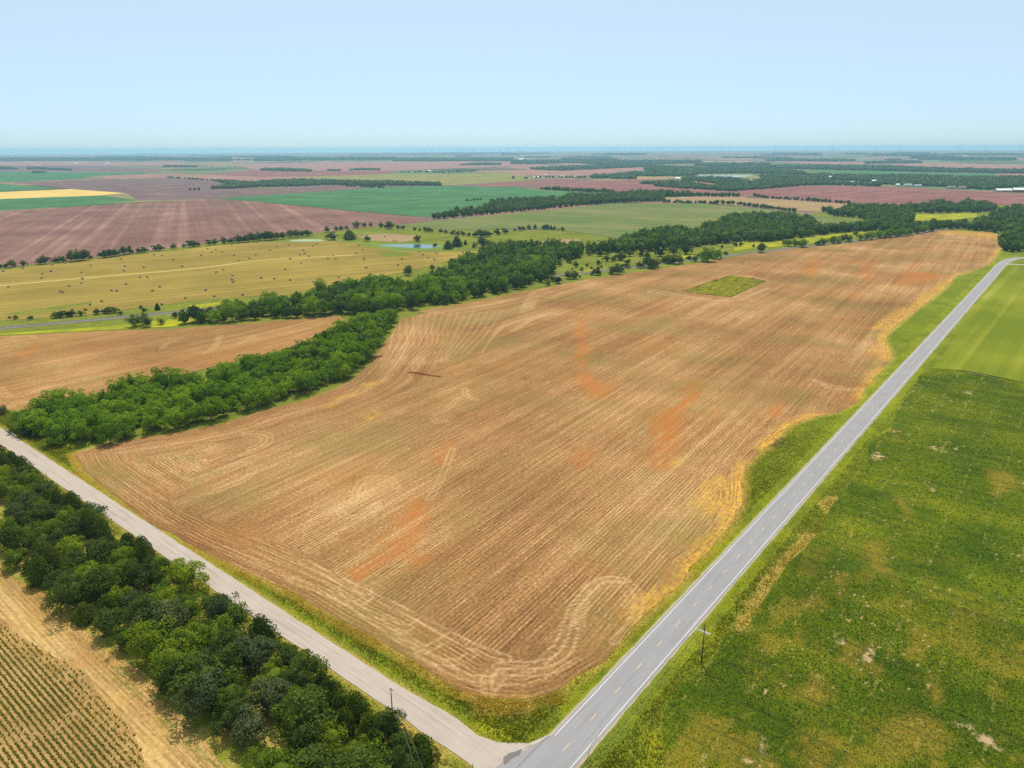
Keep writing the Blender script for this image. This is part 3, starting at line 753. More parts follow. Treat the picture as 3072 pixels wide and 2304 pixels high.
SOY = WP(ZP(4, [(2500, 460), (2212, 425), (1900, 370), (1600, 315), (1430, 310), (1300, 370), (1250, 490), (1130, 640), (1050, 830), (860, 960), (870, 1090), (750, 1210), (640, 1390), (530, 1520)]) +
         ZP(8, [(830, 60), (620, 260), (500, 430), (400, 600), (330, 740), (190, 760), (130, 870), (10, 1010)]) + ZP(7, [(1200, 1130), (1090, 1300), (1080, 1420), (1130, 1659)]))
SOY = np.concatenate([SOY, [(-42, 96), (40, 110), (60, 200), (60, 400)]])
SOYR = rough(SOY, 3, .7, 4)
BAREP = [WP(ZP(8, p)) for p in ([(1140, 830), (1180, 820), (1180, 940), (1150, 950)], [(1890, 1440), (1980, 1420), (2040, 1540), (1990, 1560)], [(1780, 1370), (1860, 1380), (1850, 1420)], [(0, 1600), (40, 1590), (30, 1650), (5, 1659)],
        [(350, 1620), (430, 1600), (440, 1659), (380, 1659)], [(930, 780), (980, 790), (970, 830)], [(430, 1470), (455, 1480), (450, 1540), (438, 1530)])] + [WP(ZP(4, p)) for p in ([(890, 1050), (960, 1030), (1010, 1080), (930, 1110)], [(1410, 970), (1480, 990), (1440, 1020)], [(1690, 510), (1750, 500), (1740, 530)], [(1500, 1010), (1540, 1020), (1520, 1040)])]
OCH = [WP(ZP(8, p)) for p in ([(660, 1180), (760, 980), (900, 1000), (880, 1200), (780, 1260)], [(1130, 130), (1300, 100), (1250, 330), (1140, 300)], [(1130, 1350), (1250, 1250), (1500, 1300), (1650, 1400), (1500, 1659), (1250, 1659)],
       [(560, 560), (800, 500), (830, 590), (640, 640)], [(1530, 980), (1690, 1060), (1640, 1120), (1540, 1060)], [(880, 400), (1000, 330), (1000, 430)], [(1240, 520), (1340, 500), (1330, 570), (1250, 570)], [(2100, 850), (2230, 850), (2230, 1000), (2150, 950)],
       [(380, 900), (480, 820), (430, 1100)])] + [WP(ZP(4, p)) for p in ([(1040, 830), (1160, 900), (1100, 960)], [(1890, 1190), (2100, 1200), (2150, 1290), (1980, 1400)], [(1100, 1440), (1220, 1480), (1180, 1590)])]
def soy_attrs(X, Y):
    och = np.maximum(.9 * patch_attr(X, Y, OCH, 4, 6, 8, 110), .8 * sstep(.48, .70, fbm(X * 1.2, Y * .7, 9, 31)) * sstep(300, 180, Y))
    bare = .8 * patch_attr(X, Y, BAREP, 1.0, 2.2, 1.6, 130) * sstep(.36, .5, fbm(X, Y, 1.5, 46))
    bare = np.maximum(bare, sstep(.75, .80, fbm(X * 2.2, Y * 1.1, 1.8, 44)) * sstep(.54, .68, fbm(X, Y, 22, 45)))
    gap = sstep(.36, .12, np.abs(((Y + 3 * (vnoise(X, Y, 30, 3) - .5)) / 6.2) % 1 - .5)) * 0
    stripe = sstep(.8, .2, np.abs((Y / 6.4 + .35 * vnoise(X, Y, 40, 9)) % 1 - .5) * 6.4) * sstep(.45, .6, fbm(X * .25, Y, 9, 77))
    return dict(och=och, bare=bare, gap=stripe)
def soy_z(X, Y):
    a = soy_attrs(X, Y)
    d = nearest_on(X, Y, SOYR, True)[0]
    n = .42 + .42 * (vnoise(X, Y, 1.1, 5) - .5) + .35 * (vnoise(X, Y, .6, 6) - .5) + .3 * (fbm(X, Y, 9, 7) - .5)
    return np.maximum(.02, n * (1 - .95 * a["bare"]) * (1 - .45 * a["och"]) * (1 - .7 * a["gap"])) * sstep(0, 1.0, d)
t = NT("soybean_canopy")
n1 = t.noise(t.vmul(t.pos, (.25, 1, 1)), .10, 4, .6); n2 = t.noise(t.pos, .5, 4, .7); n3 = t.noise(t.pos, 2.2, 4, .8); n4 = t.noise(t.pos, .03, 3, .5)
f = t.math('ADD', t.math('MULTIPLY', n1, .28), t.math('ADD', t.math('MULTIPLY', n2, .25), t.math('MULTIPLY', n3, .52)))
f = t.math('ADD', f, t.math('MULTIPLY', t.math('SUBTRACT', n4, .5), .45))
c = t.ramp(f, [(.36, (.026, .052, .004)), (.49, (.066, .098, .006)), (.62, (.130, .148, .008)), (.78, (.23, .205, .012))])
c = t.mix(t.math('MULTIPLY', t.attr("och"), t.rng(n3, .38, .62), True), c, (.27, .155, .026))
c = t.mix(t.math('MULTIPLY', t.attr("gap"), .55), c, (.030, .042, .010))
sx = t.n("ShaderNodeSeparateXYZ"); t.l(t.pos, sx.inputs[0])
ln = t.math('ABSOLUTE', t.math('SUBTRACT', t.math('FRACT', t.math('DIVIDE', t.math('ADD', sx.outputs[0], t.math('MULTIPLY', n4, 4.0)), 13.0)), .5))   # faint sprayer tracks along the road
c = t.mix(t.math('MULTIPLY', t.rng(ln, .018, .045, .55, 0.0), t.rng(n2, .48, .62)), c, (.30, .23, .07))
c = t.mix(t.math('MULTIPLY', t.attr("bare"), t.rng(n2, .25, .45), True), c, (.46, .31, .18))
M_SOY = t.diffuse(c, t.bump(n3, .9, .2), rough=1.0, spec=.02)
grid_field("soybean_field", SOYR, [(-75, 45, 90, 240, .45), (-75, 60, 240, 620, .8)], M_SOY, .0, soy_attrs, zfn=soy_z, smooth=False)

# ---- dry margin and row crop below the windbreak
MARGIN = np.array([(-620, 20), (-60, 0), (-60, 62), (-139, 60.5), (-155, 62), (-184, 64), (-206, 61), (-248, 61), (-269, 58), (-310, 60), (-340, 76), (-420, 74), (-620, 70)])
def marg_attrs(X, Y):
    row = Y; trk = np.zeros(len(X))
    for y in (49.5, 51.6, 44.6, 46.8):
        trk = np.maximum(trk, np.exp(-((Y - y - 1.2 * np.sin(X / 25.0)) / .45) ** 2) * .8)
    red = soft(X, Y, WP(ZP(5, [(480, 970), (580, 860), (650, 930), (560, 1010)])), 1.2, 1.5)
    return dict(row=Y * 1.3, along=X, trk=trk, gul=np.zeros(len(X)), red=.4 * red, yel=.2 * sstep(.5, .7, fbm(X, Y, 9, 3)), grn=.8 * sstep(54, 60, Y) * sstep(.4, .6, fbm(X, Y, 6, 9)))
grid_field("dry_field_margin", rough(MARGIN, 5, .8, 8), [(-420, -90, 10, 80, .8)], stubble_mat("dry_straw_margin", (.15, .085, .032), (.37, .225, .085), (.56, .39, .17), green=.05), -0.02, marg_attrs)
CROP = np.concatenate([WP(ZP(5, [(1010, 1659), (900, 1400), (700, 1200), (560, 1010), (300, 860), (120, 760), (0, 640), (-300, 520)])), [(-420, 40), (-420, 5), (-100, 5)]])
t = NT("row_crop_soil")
c = t.ramp(t.math('ADD', t.math('MULTIPLY', t.noise(t.pos, .9, 4, .7), .6), t.math('MULTIPLY', t.noise(t.pos, .06, 3), .4)), [(.35, (.20, .12, .046)), (.55, (.35, .215, .085)), (.75, (.50, .34, .148))])
M_CSOIL = t.diffuse(c, rough=1.0, spec=.0)
flat_field("row_crop_field", rough(CROP, 2.0, 1.6, 3), M_CSOIL, .02)

# ---- distant fields (name, material, outline in the survey)
FAR = [("mauve_field", M_MAUVE, [(-420, 672), (0, 635), (312, 614), (642, 597), (768, 605), (1046, 632), (1282, 653), (1282, 664), (1185, 673), (935, 699), (768, 709), (590, 734), (347, 765), (104, 792), (0, 805), (-420, 842)]),
       ("crop_field", M_TEAL, [(-300, 640), (0, 632), (312, 613), (410, 600), (302, 586), (0, 597), (-300, 606)]),
       ("grain_field", M_GOLD, [(-200, 585), (0, 576), (215, 567), (378, 579), (302, 586), (0, 597), (-200, 606)]),
       ("crop_field", M_TEAL, [(-200, 548), (0, 550), (170, 566), (0, 575), (-200, 583)]),
       ("plowed_field", M_PURPLE, [(40, 547), (330, 536), (560, 534), (768, 545), (768, 575), (760, 587), (642, 596.5), (412, 600), (380, 579), (215, 567)]),
       ("crop_field", M_TEAL, [(-200, 515), (0, 515), (450, 518), (300, 535), (30, 546), (-200, 547)]),
       ("soil_field", M_PINK, [(235, 533), (330, 526), (480, 522), (560, 521), (540, 531), (380, 532)]),
       ("soil_field", M_PINK, [(0, 486), (540, 487), (560, 496), (300, 497), (0, 497)]),
       ("plowed_field", M_PURPLE, [(0, 497), (300, 498), (480, 506), (480, 516), (0, 513)]),
       ("crop_field", M_TEAL, [(646, 596), (768, 604), (1046, 631), (1282, 652), (1400, 630), (1500, 612), (1640, 592), (1720, 580), (1620, 572), (1536, 560), (1320, 557), (1150, 561), (1000, 573), (768, 588)]),
       ("plowed_field", M_PURPLE, [(560, 577), (768, 565), (1000, 556), (1300, 556), (1150, 560.5), (1000, 572), (768, 587)]),
       ("soil_field", M_PINK, [(768, 531), (890, 529), (880, 541), (768, 546), (560, 535), (620, 524)]),
       ("plowed_field", M_MAROON, [(768, 509), (1000, 514), (1190, 513), (1180, 520), (990, 528), (768, 530), (620, 523)]),
       ("soil_field", M_PINK, [(700, 496), (768, 493), (1000, 487), (1200, 484), (1536, 486), (1540, 497), (1420, 503), (1200, 512), (1000, 513), (768, 508)]),
       ("dry_grass_field", M_DRYG, [(890, 530), (1180, 522), (1536, 519), (1570, 520), (1600, 538), (1536, 545), (1340, 556), (1230, 545), (1000, 538)]),
       ("plowed_field", M_MAROON, [(1390, 558), (1460, 551), (1536, 545), (1700, 537), (1770, 540), (1700, 549), (1560, 559), (1500, 560)]),
       ("plowed_field", M_MAROON, [(1560, 562), (1700, 551), (1800, 543), (1900, 539), (2000, 540), (1960, 547), (1970, 556), (2057, 567), (2200, 576), (2160, 580), (2000, 576), (1842, 577), (1640, 568)]),
       ("soil_field", M_PINK, [(1536, 495), (1630, 493), (1640, 505), (1600, 508), (1536, 506)]),
       ("soil_field", M_PINK, [(1536, 511), (1640, 514), (1780, 509), (1930, 501), (1935, 510), (1840, 520), (1760, 526), (1640, 527), (1536, 525)]),
       ("soil_field", M_PINK, [(1690, 490), (1765, 488), (1760, 494), (1680, 495)]),
       ("plowed_field", M_MAROON, [(2140, 574), (2304, 567), (2400, 559), (2500, 557), (2710, 562), (2860, 570), (2940, 574), (3072, 583), (3300, 590), (3300, 625), (3072, 616), (2860, 614), (2554, 611), (2304, 594), (2200, 584)]),
       ("greening_field", M_GTAN, [(1180, 678), (1282, 664), (1536, 640), (1838, 611), (2109, 611), (2304, 628), (2400, 640), (2500, 652), (2600, 665), (2440, 690), (2168, 690), (2060, 700), (1866, 717), (1690, 690), (1536, 686), (1340, 690)]),
       ("tan_field", M_TAN, [(1985, 606), (1990, 592), (2220, 591), (2304, 598), (2554, 614), (2520, 630), (2480, 636), (2394, 633), (2304, 624), (2109, 608)]),
       ("crop_field", M_TEAL, [(2420, 509), (2560, 512), (2750, 516), (2985, 521), (2990, 527), (2750, 526), (2600, 521), (2450, 516)]),
       ("soil_field", M_PINK, [(2990, 526), (3072, 521), (3250, 523), (3250, 531), (3072, 530)]),
       ("soil_field", M_PINK, [(2400, 523), (2480, 524), (2560, 529), (2540, 537), (2480, 536)]),
       ("soil_field", M_PINK, [(2304, 483), (2560, 486), (2900, 490), (3200, 498), (3200, 508), (2900, 506), (2650, 498), (2400, 490)]),
       ("plowed_field", M_PURPLE, [(2080, 497), (2250, 496), (2300, 499), (2290, 503), (2130, 503)]),
       ("soil_field", M_TAN, [(1900, 532), (1990, 529), (2040, 533), (2030, 537), (1910, 538)]),
       ("dry_grass_field", M_DRYG, [(2580, 548), (2700, 546), (2700, 559), (2560, 557)]),
       ("dry_grass_field", M_DRYG, [(2100, 557), (2140, 558), (2136, 568), (2098, 566)]),
       ("weedy_clearing", M_YELW, [(2738, 645), (2929, 640), (2930, 652), (2850, 660), (2745, 664)]),
       ("weedy_strip", M_YELW, [(2200, 728), (2304, 727), (2391, 717), (2512, 702), (2616, 694), (2680, 690), (2640, 704), (2547, 716), (2400, 733), (2304, 741), (2200, 752)]),
       ("weedy_strip", M_YELW, [(0, 1000), (312, 980), (560, 950), (610, 944), (600, 960), (520, 978), (312, 990), (0, 1006)]),
       ("weedy_strip", M_YELW, [(2000, 765), (2060, 764), (2110, 770), (2060, 775), (2000, 774)]), ("weedy_strip", M_YELW, [(1690, 830), (1740, 812), (1800, 804), (1790, 810), (1740, 824), (1700, 838)]),
       ("weedy_strip", M_YELW, [(560, 918), (640, 908), (700, 905), (660, 915), (600, 925)])]
for i, (nm, mt, pts) in enumerate(FAR):
    P = WP(pts)
    dmean = np.hypot(P[:, 0], P[:, 1]).mean()
    P = rough(P, max(12, dmean / 60), max(1.5, dmean / 600), i)
    flat_field(nm, P, mt, -0.18 + .003 * i if dmean < 1500 else -.1 + .012 * i)

# ------------------------------------------------------------------ roads and railway
GRAV = np.concatenate([[(-560, 105.2), (-411, 105.0), (-266, 105.0), (-169, 104.9), (-126, 104.8)], WP([(1360, 2150), (1431, 2207), (1497, 2229), (1586, 2229), (1648, 2203)]), [(-80.3, 124), (-80.3, 80), (-82, 86), (-85, 93), (-90, 97.2), (-128, 97.4), (-240, 97.0), (-336, 97.0), (-560, 97.3)]])
gr = flat_field("gravel_road", rough(GRAV, 2.2, .38, 3), M_GRAVEL, .04)
ROADC = smooth_line([(-75.8, 20), (-75.8, 200), (-75.8, 600), (-75.8, 950), (-75.9, 1070), (-74, 1112), (-68, 1143), (-56, 1164), (-36, 1176), (-8, 1182), (60, 1187), (220, 1192)], 6.0)
V, F = strip(ROADC, -5.05, 5.05, .06)
road = ob("paved_road", mesh_np("paved_road", V, F, M_ROAD), kind="structure")
SHC = smooth_line(ROADC, 1.5); wob = fbm(SHC[:, 1], SHC[:, 0] + 50, 4, 3)
V, F = strip(SHC, -5.35 - .75 * wob, 5.35 + .75 * (fbm(SHC[:, 1], SHC[:, 0], 4, 9)), .0)
ob("road_shoulder", mesh_np("road_shoulder", V, F, plain("gravelly_shoulder", (.33, .27, .19), 1.0, .0, .35, .8)), kind="structure")
# the junction apron breaks the left-hand edge line
iy = np.argmin(np.abs(ROADC[:, 1] - 114.5))
for nm, seg, o in (("edge_line", ROADC[iy:], -4.3), ("edge_line", ROADC, 4.3)):
    V, F = strip(seg, o - .085, o + .085, .072)
    ob(nm, mesh_np(nm, V, F, M_WHITE), parent=road)
arc = np.concatenate([[0], np.cumsum(np.linalg.norm(np.diff(ROADC, axis=0), axis=1))])
def on_road(s):
    return np.array([np.interp(s, arc, ROADC[:, 0]), np.interp(s, arc, ROADC[:, 1])])
dm = bpy.data.meshes.new("lane_dash"); dm.from_pydata([(-.09, -1.55, 0), (.09, -1.55, 0), (.09, 1.55, 0), (-.09, 1.55, 0)], [], [(0, 1, 2, 3)]); dm.materials.append(M_YELLOW)
s = 116.0 - 20 - 12.19 * 2
while s < arc[-1] - 5:
    p = on_road(s); q = on_road(s + 1) - on_road(s - 1)
    d = ob("lane_dash", dm, parent=road, loc=(p[0], p[1], .073)); d.rotation_euler = (0, 0, math.atan2(-q[0], q[1])); s += 12.19
apron = flat_field("asphalt_apron", rough(np.array([(-80.75, 117), (-81.8, 112.5), (-83.6, 108), (-85.2, 104), (-85.6, 99), (-84.2, 93), (-82.4, 88), (-80.75, 83)]), 1.5, .3, 5), M_ROAD, .066)
for i, poly in enumerate(([(1380, 1590), (1420, 1560), (1510, 1530), (1490, 1570), (1430, 1600), (1385, 1640)],)):
    flat_field("tar_patch", rough(WP(ZP(6, poly)), .8, .35, i + 2), M_PATCH, .074, parent=apron, kind=None)
def crack(path, w, par):
    L = rough(np.array(path), 1.2, .25, 7, closed=False)
    V, F = strip(L, -w, w, .0745); ob("sealed_crack", mesh_np("sealed_crack", V, F, M_CRACK), parent=par)
crack(WP(ZP(6, [(1690, 1440), (1620, 1500), (1560, 1560), (1470, 1659)])), .05, apron)
crack(WP(ZP(6, [(1520, 1530), (1600, 1500), (1680, 1450)])), .04, apron)
crack(WP(ZP(7, [(690, 1400), (620, 1500), (600, 1580), (555, 1659)])), .06, road)
for p in ([(1295, 668), (1290, 680)], [(1180, 722), (1192, 735)], [(1240, 655), (1250, 670)]):
    crack(WP(ZP(7, p)), .07, road)

RAILC = smooth_line(np.array([(-790, -30), (-724, 110), (-689, 184), (-657, 250), (-630, 313), (-575, 438), (-510, 584), (-448, 730), (-407, 850), (-361, 990), (-315, 1130), (-262, 1290), (-225, 1410), (-160, 1620), (-100, 1800)]), 12.0)
t2 = np.gradient(RAILC, axis=0); t2 /= np.linalg.norm(t2, axis=1)[:, None]; n2 = np.column_stack([t2[:, 1], -t2[:, 0]])
prof = [(-3.9, -.12), (-2.2, .75), (2.2, .75), (3.9, -.12)]
m = len(RAILC)
V = np.concatenate([np.column_stack([RAILC + n2 * o, np.full(m, z)]) for o, z in prof])
F = np.array([(k * m + i, (k + 1) * m + i, (k + 1) * m + i + 1, k * m + i + 1) for k in range(3) for i in range(m - 1)])
rail = ob("railway_track", mesh_np("ballast", V, F, M_BALLAST), kind="structure")
for o in (-.75, .75):
    mb = MB(); A = RAILC + n2 * (o - .07); B = RAILC + n2 * (o + .07)
    Vr = [(p[0], p[1], z) for Q, z in ((A, .75), (A, .95), (B, .95), (B, .75)) for p in Q]
    mb.add(Vr, [(k * m + i, (k + 1) * m + i, (k + 1) * m + i + 1, k * m + i + 1) for k in range(3) for i in range(m - 1)])
    ob("rail", mb.mesh("rail", M_RAIL), parent=rail)
mb = MB()                                   # sleepers, too fine to pick apart from the air
sarc = np.concatenate([[0], np.cumsum(np.linalg.norm(np.diff(RAILC, axis=0), axis=1))])
for s_ in np.arange(120, 900, .62):
    p = (np.interp(s_, sarc, RAILC[:, 0]), np.interp(s_, sarc, RAILC[:, 1])); d = (np.interp(s_, sarc, t2[:, 0]), np.interp(s_, sarc, t2[:, 1]))
    mb.box((p[0], p[1], .79), (.24, 2.6, .14), math.atan2(d[1], d[0]))
ob("sleepers", mb.mesh("sleepers", M_TIES), parent=rail, kind="stuff")

# ------------------------------------------------------------------ vegetation prototypes
def cards(C, N, size, aspect, rng, droop=0.0):
    """leaf quads: centres, facing normals, sizes"""
    n = len(C)
    N = N / np.maximum(np.linalg.norm(N, axis=1)[:, None], 1e-6)
    R = rng.normal(size=(n, 3)); T = np.cross(N, R); T /= np.maximum(np.linalg.norm(T, axis=1)[:, None], 1e-6)
    B = np.cross(N, T)
    s = np.broadcast_to(np.asarray(size, float), (n,))[:, None] * .5
    a = s * aspect
    V = np.stack([C - T * s - B * a * .55, C + T * s - B * a * .8, C + T * s * .75 + B * a, C - T * s * .9 + B * a * .75], 1).reshape(-1, 3)
    F = np.arange(4 * n).reshape(n, 4)
    return V, F

def ico(sub):
    bm = bmesh.new(); bmesh.ops.create_icosphere(bm, subdivisions=sub, radius=1.0)
    V = np.array([v.co[:] for v in bm.verts]); F = np.array([[v.index for v in f.verts] for f in bm.faces]); bm.free(); return V, F
ICO1, ICOF1 = ico(1); ICO2, ICOF2 = ico(2)

def crown(seed, H, R, base, nclump, nleaf, leaf, flat=1.0, openness=.0):
    """unit tree crown: clumps of leaves on a lumpy shell round an inner mass"""
    rng = np.random.default_rng(seed)
    cz = (H + base) / 2; hz = (H - base) / 2
    zz = rng.uniform(-.85, 1.0, nclump) ; aa = rng.uniform(0, 2 * math.pi, nclump); hr = np.sqrt(np.maximum(0, 1 - (np.where(zz < 0, zz * .55, zz)) ** 2))
    d = np.column_stack([np.cos(aa) * hr, np.sin(aa) * hr, zz])
    rr = rng.uniform(.45, .98, nclump)
    lob = 1 + .22 * np.sin(2 * np.arctan2(d[:, 1], d[:, 0]) + rng.uniform(0, 6)) + .16 * np.sin(3 * np.arctan2(d[:, 1], d[:, 0]) + rng.uniform(0, 6))
    C = np.column_stack([d[:, 0] * R * rr * lob, d[:, 1] * R * rr * lob, cz + d[:, 2] * hz * rr * flat])
    rc = R * rng.uniform(.15, .42, nclump)
    per = rng.multinomial(nleaf, rc ** 2 / np.sum(rc ** 2))
    pts = []; nrm = []; lv = []
    for k in range(nclump):
        m_ = per[k]
        q = rng.normal(size=(m_, 3)); q[:, 2] += .35; q += d[k] * .5; q /= np.linalg.norm(q, axis=1)[:, None]
        rad_ = rc[k] * rng.uniform(.72, 1.12, m_)[:, None]
        pts.append(C[k] + q * rad_ * [1, 1, .85]); nrm.append(q + rng.normal(size=(m_, 3)) * .55)
        lv.append(np.clip(rng.random() * .55 + rng.random(m_) * .45, 0, 1))
    P = np.concatenate(pts); N = np.concatenate(nrm); lv = np.concatenate(lv)
    P[:, 2] = np.maximum(P[:, 2], base * .5 + .1)
    V, F = cards(P, N, leaf * rng.uniform(.6, 1.3, len(P)), .8, rng)
    # inner mass so that the crown is not see-through
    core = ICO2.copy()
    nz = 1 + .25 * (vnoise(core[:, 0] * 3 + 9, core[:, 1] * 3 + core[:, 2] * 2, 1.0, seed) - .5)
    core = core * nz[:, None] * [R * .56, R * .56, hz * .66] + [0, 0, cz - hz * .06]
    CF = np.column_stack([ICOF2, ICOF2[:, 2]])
    return V, F, lv, core, ICOF2, rng

def crown_mesh(name, mat, *a, **k):
    V, F, lv, core, cf, rng = crown(*a, **k)
    # triangles of the core become thin quads so one face size suffices
    o = len(V); mid_ = (core[cf[:, 0]] + core[cf[:, 2]]) / 2
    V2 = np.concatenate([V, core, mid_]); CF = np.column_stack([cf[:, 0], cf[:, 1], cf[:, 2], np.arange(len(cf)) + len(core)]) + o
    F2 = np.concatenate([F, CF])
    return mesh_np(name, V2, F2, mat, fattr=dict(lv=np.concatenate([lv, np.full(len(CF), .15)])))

def cedar_mesh(name, mat, seed, H, R, n, leaf):
    rng = np.random.default_rng(seed)
    z = H * (1 - rng.random(n) ** .62) * .97 + .12; a = rng.uniform(0, 2 * math.pi, n)
    lump = .62 + .62 * vnoise(a * 2.2 + seed, z * .9, 1.0, seed)
    r = R * np.clip(1 - z / H, .02, 1) ** .5 * lump * rng.uniform(.80, 1.06, n) * np.clip(.55 + z / (H * .25), 0, 1)
    P = np.column_stack([r * np.cos(a), r * np.sin(a), z]); N = np.column_stack([np.cos(a), np.sin(a), np.full(n, .5)]) + rng.normal(size=(n, 3)) * .55
    V, F = cards(P, N, leaf * rng.uniform(.6, 1.3, n), .6, rng)
    k = 10; zs = np.array([.2, H * .22, H * .5, H * .78, H * .95]); rs = R * np.array([.45, .68, .5, .25, .02]); core = []; cf = []
    for i in range(5):
        for j in range(k): core.append((rs[i] * math.cos(2 * math.pi * j / k), rs[i] * math.sin(2 * math.pi * j / k), zs[i]))
    for i in range(4):
        for j in range(k): cf.append((i * k + j, i * k + (j + 1) % k, (i + 1) * k + (j + 1) % k, (i + 1) * k + j))
    lv = np.clip(.5 * lump + .5 * rng.random(n) - .2, 0, 1)
    V2 = np.concatenate([V, core]); F2 = np.concatenate([F, np.array(cf) + len(V)])
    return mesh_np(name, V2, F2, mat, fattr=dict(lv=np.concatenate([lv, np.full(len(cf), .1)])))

def trunk_mesh(seed, H, R, base):
    rng = random.Random(seed); mb = MB()
    top = base + (H - base) * .55
    mb.tube([(0, 0, -.2), (.05, 0, base * .6), (rng.uniform(-.2, .2), rng.uniform(-.2, .2), top)], [.30 * H / 10, .22 * H / 10, .08 * H / 10], 7)
    for k in range(4):
        a = k * 1.57 + rng.uniform(-.4, .4); z0 = base * .7 + (top - base) * .25 * k / 3
        mb.tube([(0, 0, z0), (math.cos(a) * R * .3, math.sin(a) * R * .3, z0 + H * .14), (math.cos(a) * R * .62, math.sin(a) * R * .62, z0 + H * .30)], [.12 * H / 10, .08 * H / 10, .03], 5)
    return mb.mesh("trunk", M_BARK)

# (crown mesh, trunk mesh) for each look
def family(mat, specs, nleaf, leaf, seed0):
    out = []
    for i, (H, R, base, ncl) in enumerate(specs):
        out.append((crown_mesh("crown", mat, seed0 + i, H, R, base, ncl, nleaf, leaf), trunk_mesh(seed0 + i, H, R, base), H, R))
    return out
SP_NEAR = [(9.5, 5.2, .4, 40), (8.2, 4.9, .3, 34), (10.5, 5.0, .5, 42), (7.2, 4.5, .3, 30)]
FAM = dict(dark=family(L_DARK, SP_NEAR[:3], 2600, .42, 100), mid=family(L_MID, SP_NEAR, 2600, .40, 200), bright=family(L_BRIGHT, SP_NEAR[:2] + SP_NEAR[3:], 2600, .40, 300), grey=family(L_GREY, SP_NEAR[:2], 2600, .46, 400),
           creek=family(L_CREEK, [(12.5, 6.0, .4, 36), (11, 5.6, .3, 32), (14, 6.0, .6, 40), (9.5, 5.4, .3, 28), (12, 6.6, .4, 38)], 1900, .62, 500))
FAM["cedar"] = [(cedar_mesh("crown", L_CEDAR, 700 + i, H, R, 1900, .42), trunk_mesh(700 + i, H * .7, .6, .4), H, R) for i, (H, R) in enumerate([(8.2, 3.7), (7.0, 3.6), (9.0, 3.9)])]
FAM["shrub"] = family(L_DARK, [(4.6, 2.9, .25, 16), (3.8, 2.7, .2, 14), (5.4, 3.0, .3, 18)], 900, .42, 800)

def plant(fam, i, x, y, label, group, s=1.0, rz=0.0, name="broadleaf_tree", sz=None, cat="tree"):
    cm, tm, H, R = FAM[fam][i % len(FAM[fam])]
    o = thing(name, label, cat, (x, y, -.05), rz, group, (s, s, s * (sz or 1.0)))
    ob("crown", cm, parent=o); ob("trunk", tm, parent=o)
    return o

def poisson(poly, spacing, rng, tries=None, edge=0.0, sp_fn=None):
    poly = np.array(poly); x0, y0 = poly.min(0); x1, y1 = poly.max(0)
    A = (x1 - x0) * (y1 - y0)
    n = int(A / spacing ** 2 * 5) + 20
    P = np.column_stack([rng.uniform(x0, x1, n), rng.uniform(y0, y1, n)])
    P = P[inside(P[:, 0], P[:, 1], poly)]
    cell = {}; out = []
    for p in P:
        k = (int(p[0] // spacing), int(p[1] // spacing)); ok = True
        for dx in (-1, 0, 1):
            for dy in (-1, 0, 1):
                for q in cell.get((k[0] + dx, k[1] + dy), ()):
                    if (q[0] - p[0]) ** 2 + (q[1] - p[1]) ** 2 < spacing ** 2: ok = False; break
                if not ok: break
            if not ok: break
        if ok:
            cell.setdefault(k, []).append(p); out.append(p)
    return np.array(out)

# ------------------------------------------------------------------ windbreak beside the gravel road
rngw = np.random.default_rng(21)
WBG = "windbreak trees beside the gravel road"
WBT = []
def windbreak(poly, sp):
    for p in poisson(poly, sp, rngw):
        x, y = p
        road_side = y > 85
        r = rngw.random()
        if road_side and r < .6: fam = "cedar"
        elif y < 69 and r < .25: fam = "cedar"
        else: fam = ["dark", "mid", "dark", "mid", "bright", "grey", "mid", "dark"][int(rngw.integers(8))]
        if x > -160 and fam == "bright" and rngw.random() < .6: fam = "dark"
        s = (.78 + .62 * rngw.random() ** 1.4) * (.92 if y < 68 else 1.0) * (1.08 if x > -170 else 1.0)
        WBT.append((x, y, fam, s, "gravel road side" if road_side else ("dry margin side" if y < 72 else "middle")))
windbreak([(-302, 64), (-268, 60), (-248, 62), (-206, 64), (-184, 66), (-155, 64), (-130, 63), (-112, 62), (-93, 68), (-93, 87), (-108, 91), (-130, 92), (-172, 92), (-232, 92), (-300, 91)], 6.1)
windbreak([(-430, 76), (-345, 76), (-333, 78), (-334, 92), (-430, 92)], 6.0)
windbreak([(-330, 82), (-302, 70), (-302, 91), (-330, 92)], 6.0)
for x, y in ((-127, 88), (-122, 85), (-116, 88), (-110, 84), (-104, 87), (-99, 82), (-118, 79), (-106, 77), (-97, 75), (-111, 90), (-133, 89), (-140, 88), (-101, 91)):
    if min(math.hypot(x - q[0], y - q[1]) for q in WBT) > 3.4:
        WBT.append((x, y, "cedar" if y > 83 else "dark", rngw.uniform(1.0, 1.25), "gravel road side" if y > 85 else "middle"))
LOOK = dict(cedar="dark pointed cedar", dark="dark green leafy tree", mid="mid green leafy tree", bright="bright yellow green leafy tree", grey="grey green leafy tree")
tally = {}
for x, y, fam, s, where in sorted(WBT, reverse=True):
    n_ = tally[(fam, where)] = tally.get((fam, where), 0) + 1
    plant(fam, int(rngw.integers(9)), x, y, f"{nth(n_)} {LOOK[fam]} from the junction, {where} of windbreak", WBG, s, rngw.uniform(0, 6.28), "cedar_tree" if fam == "cedar" else "windbreak_tree", rngw.uniform(.85, 1.1))

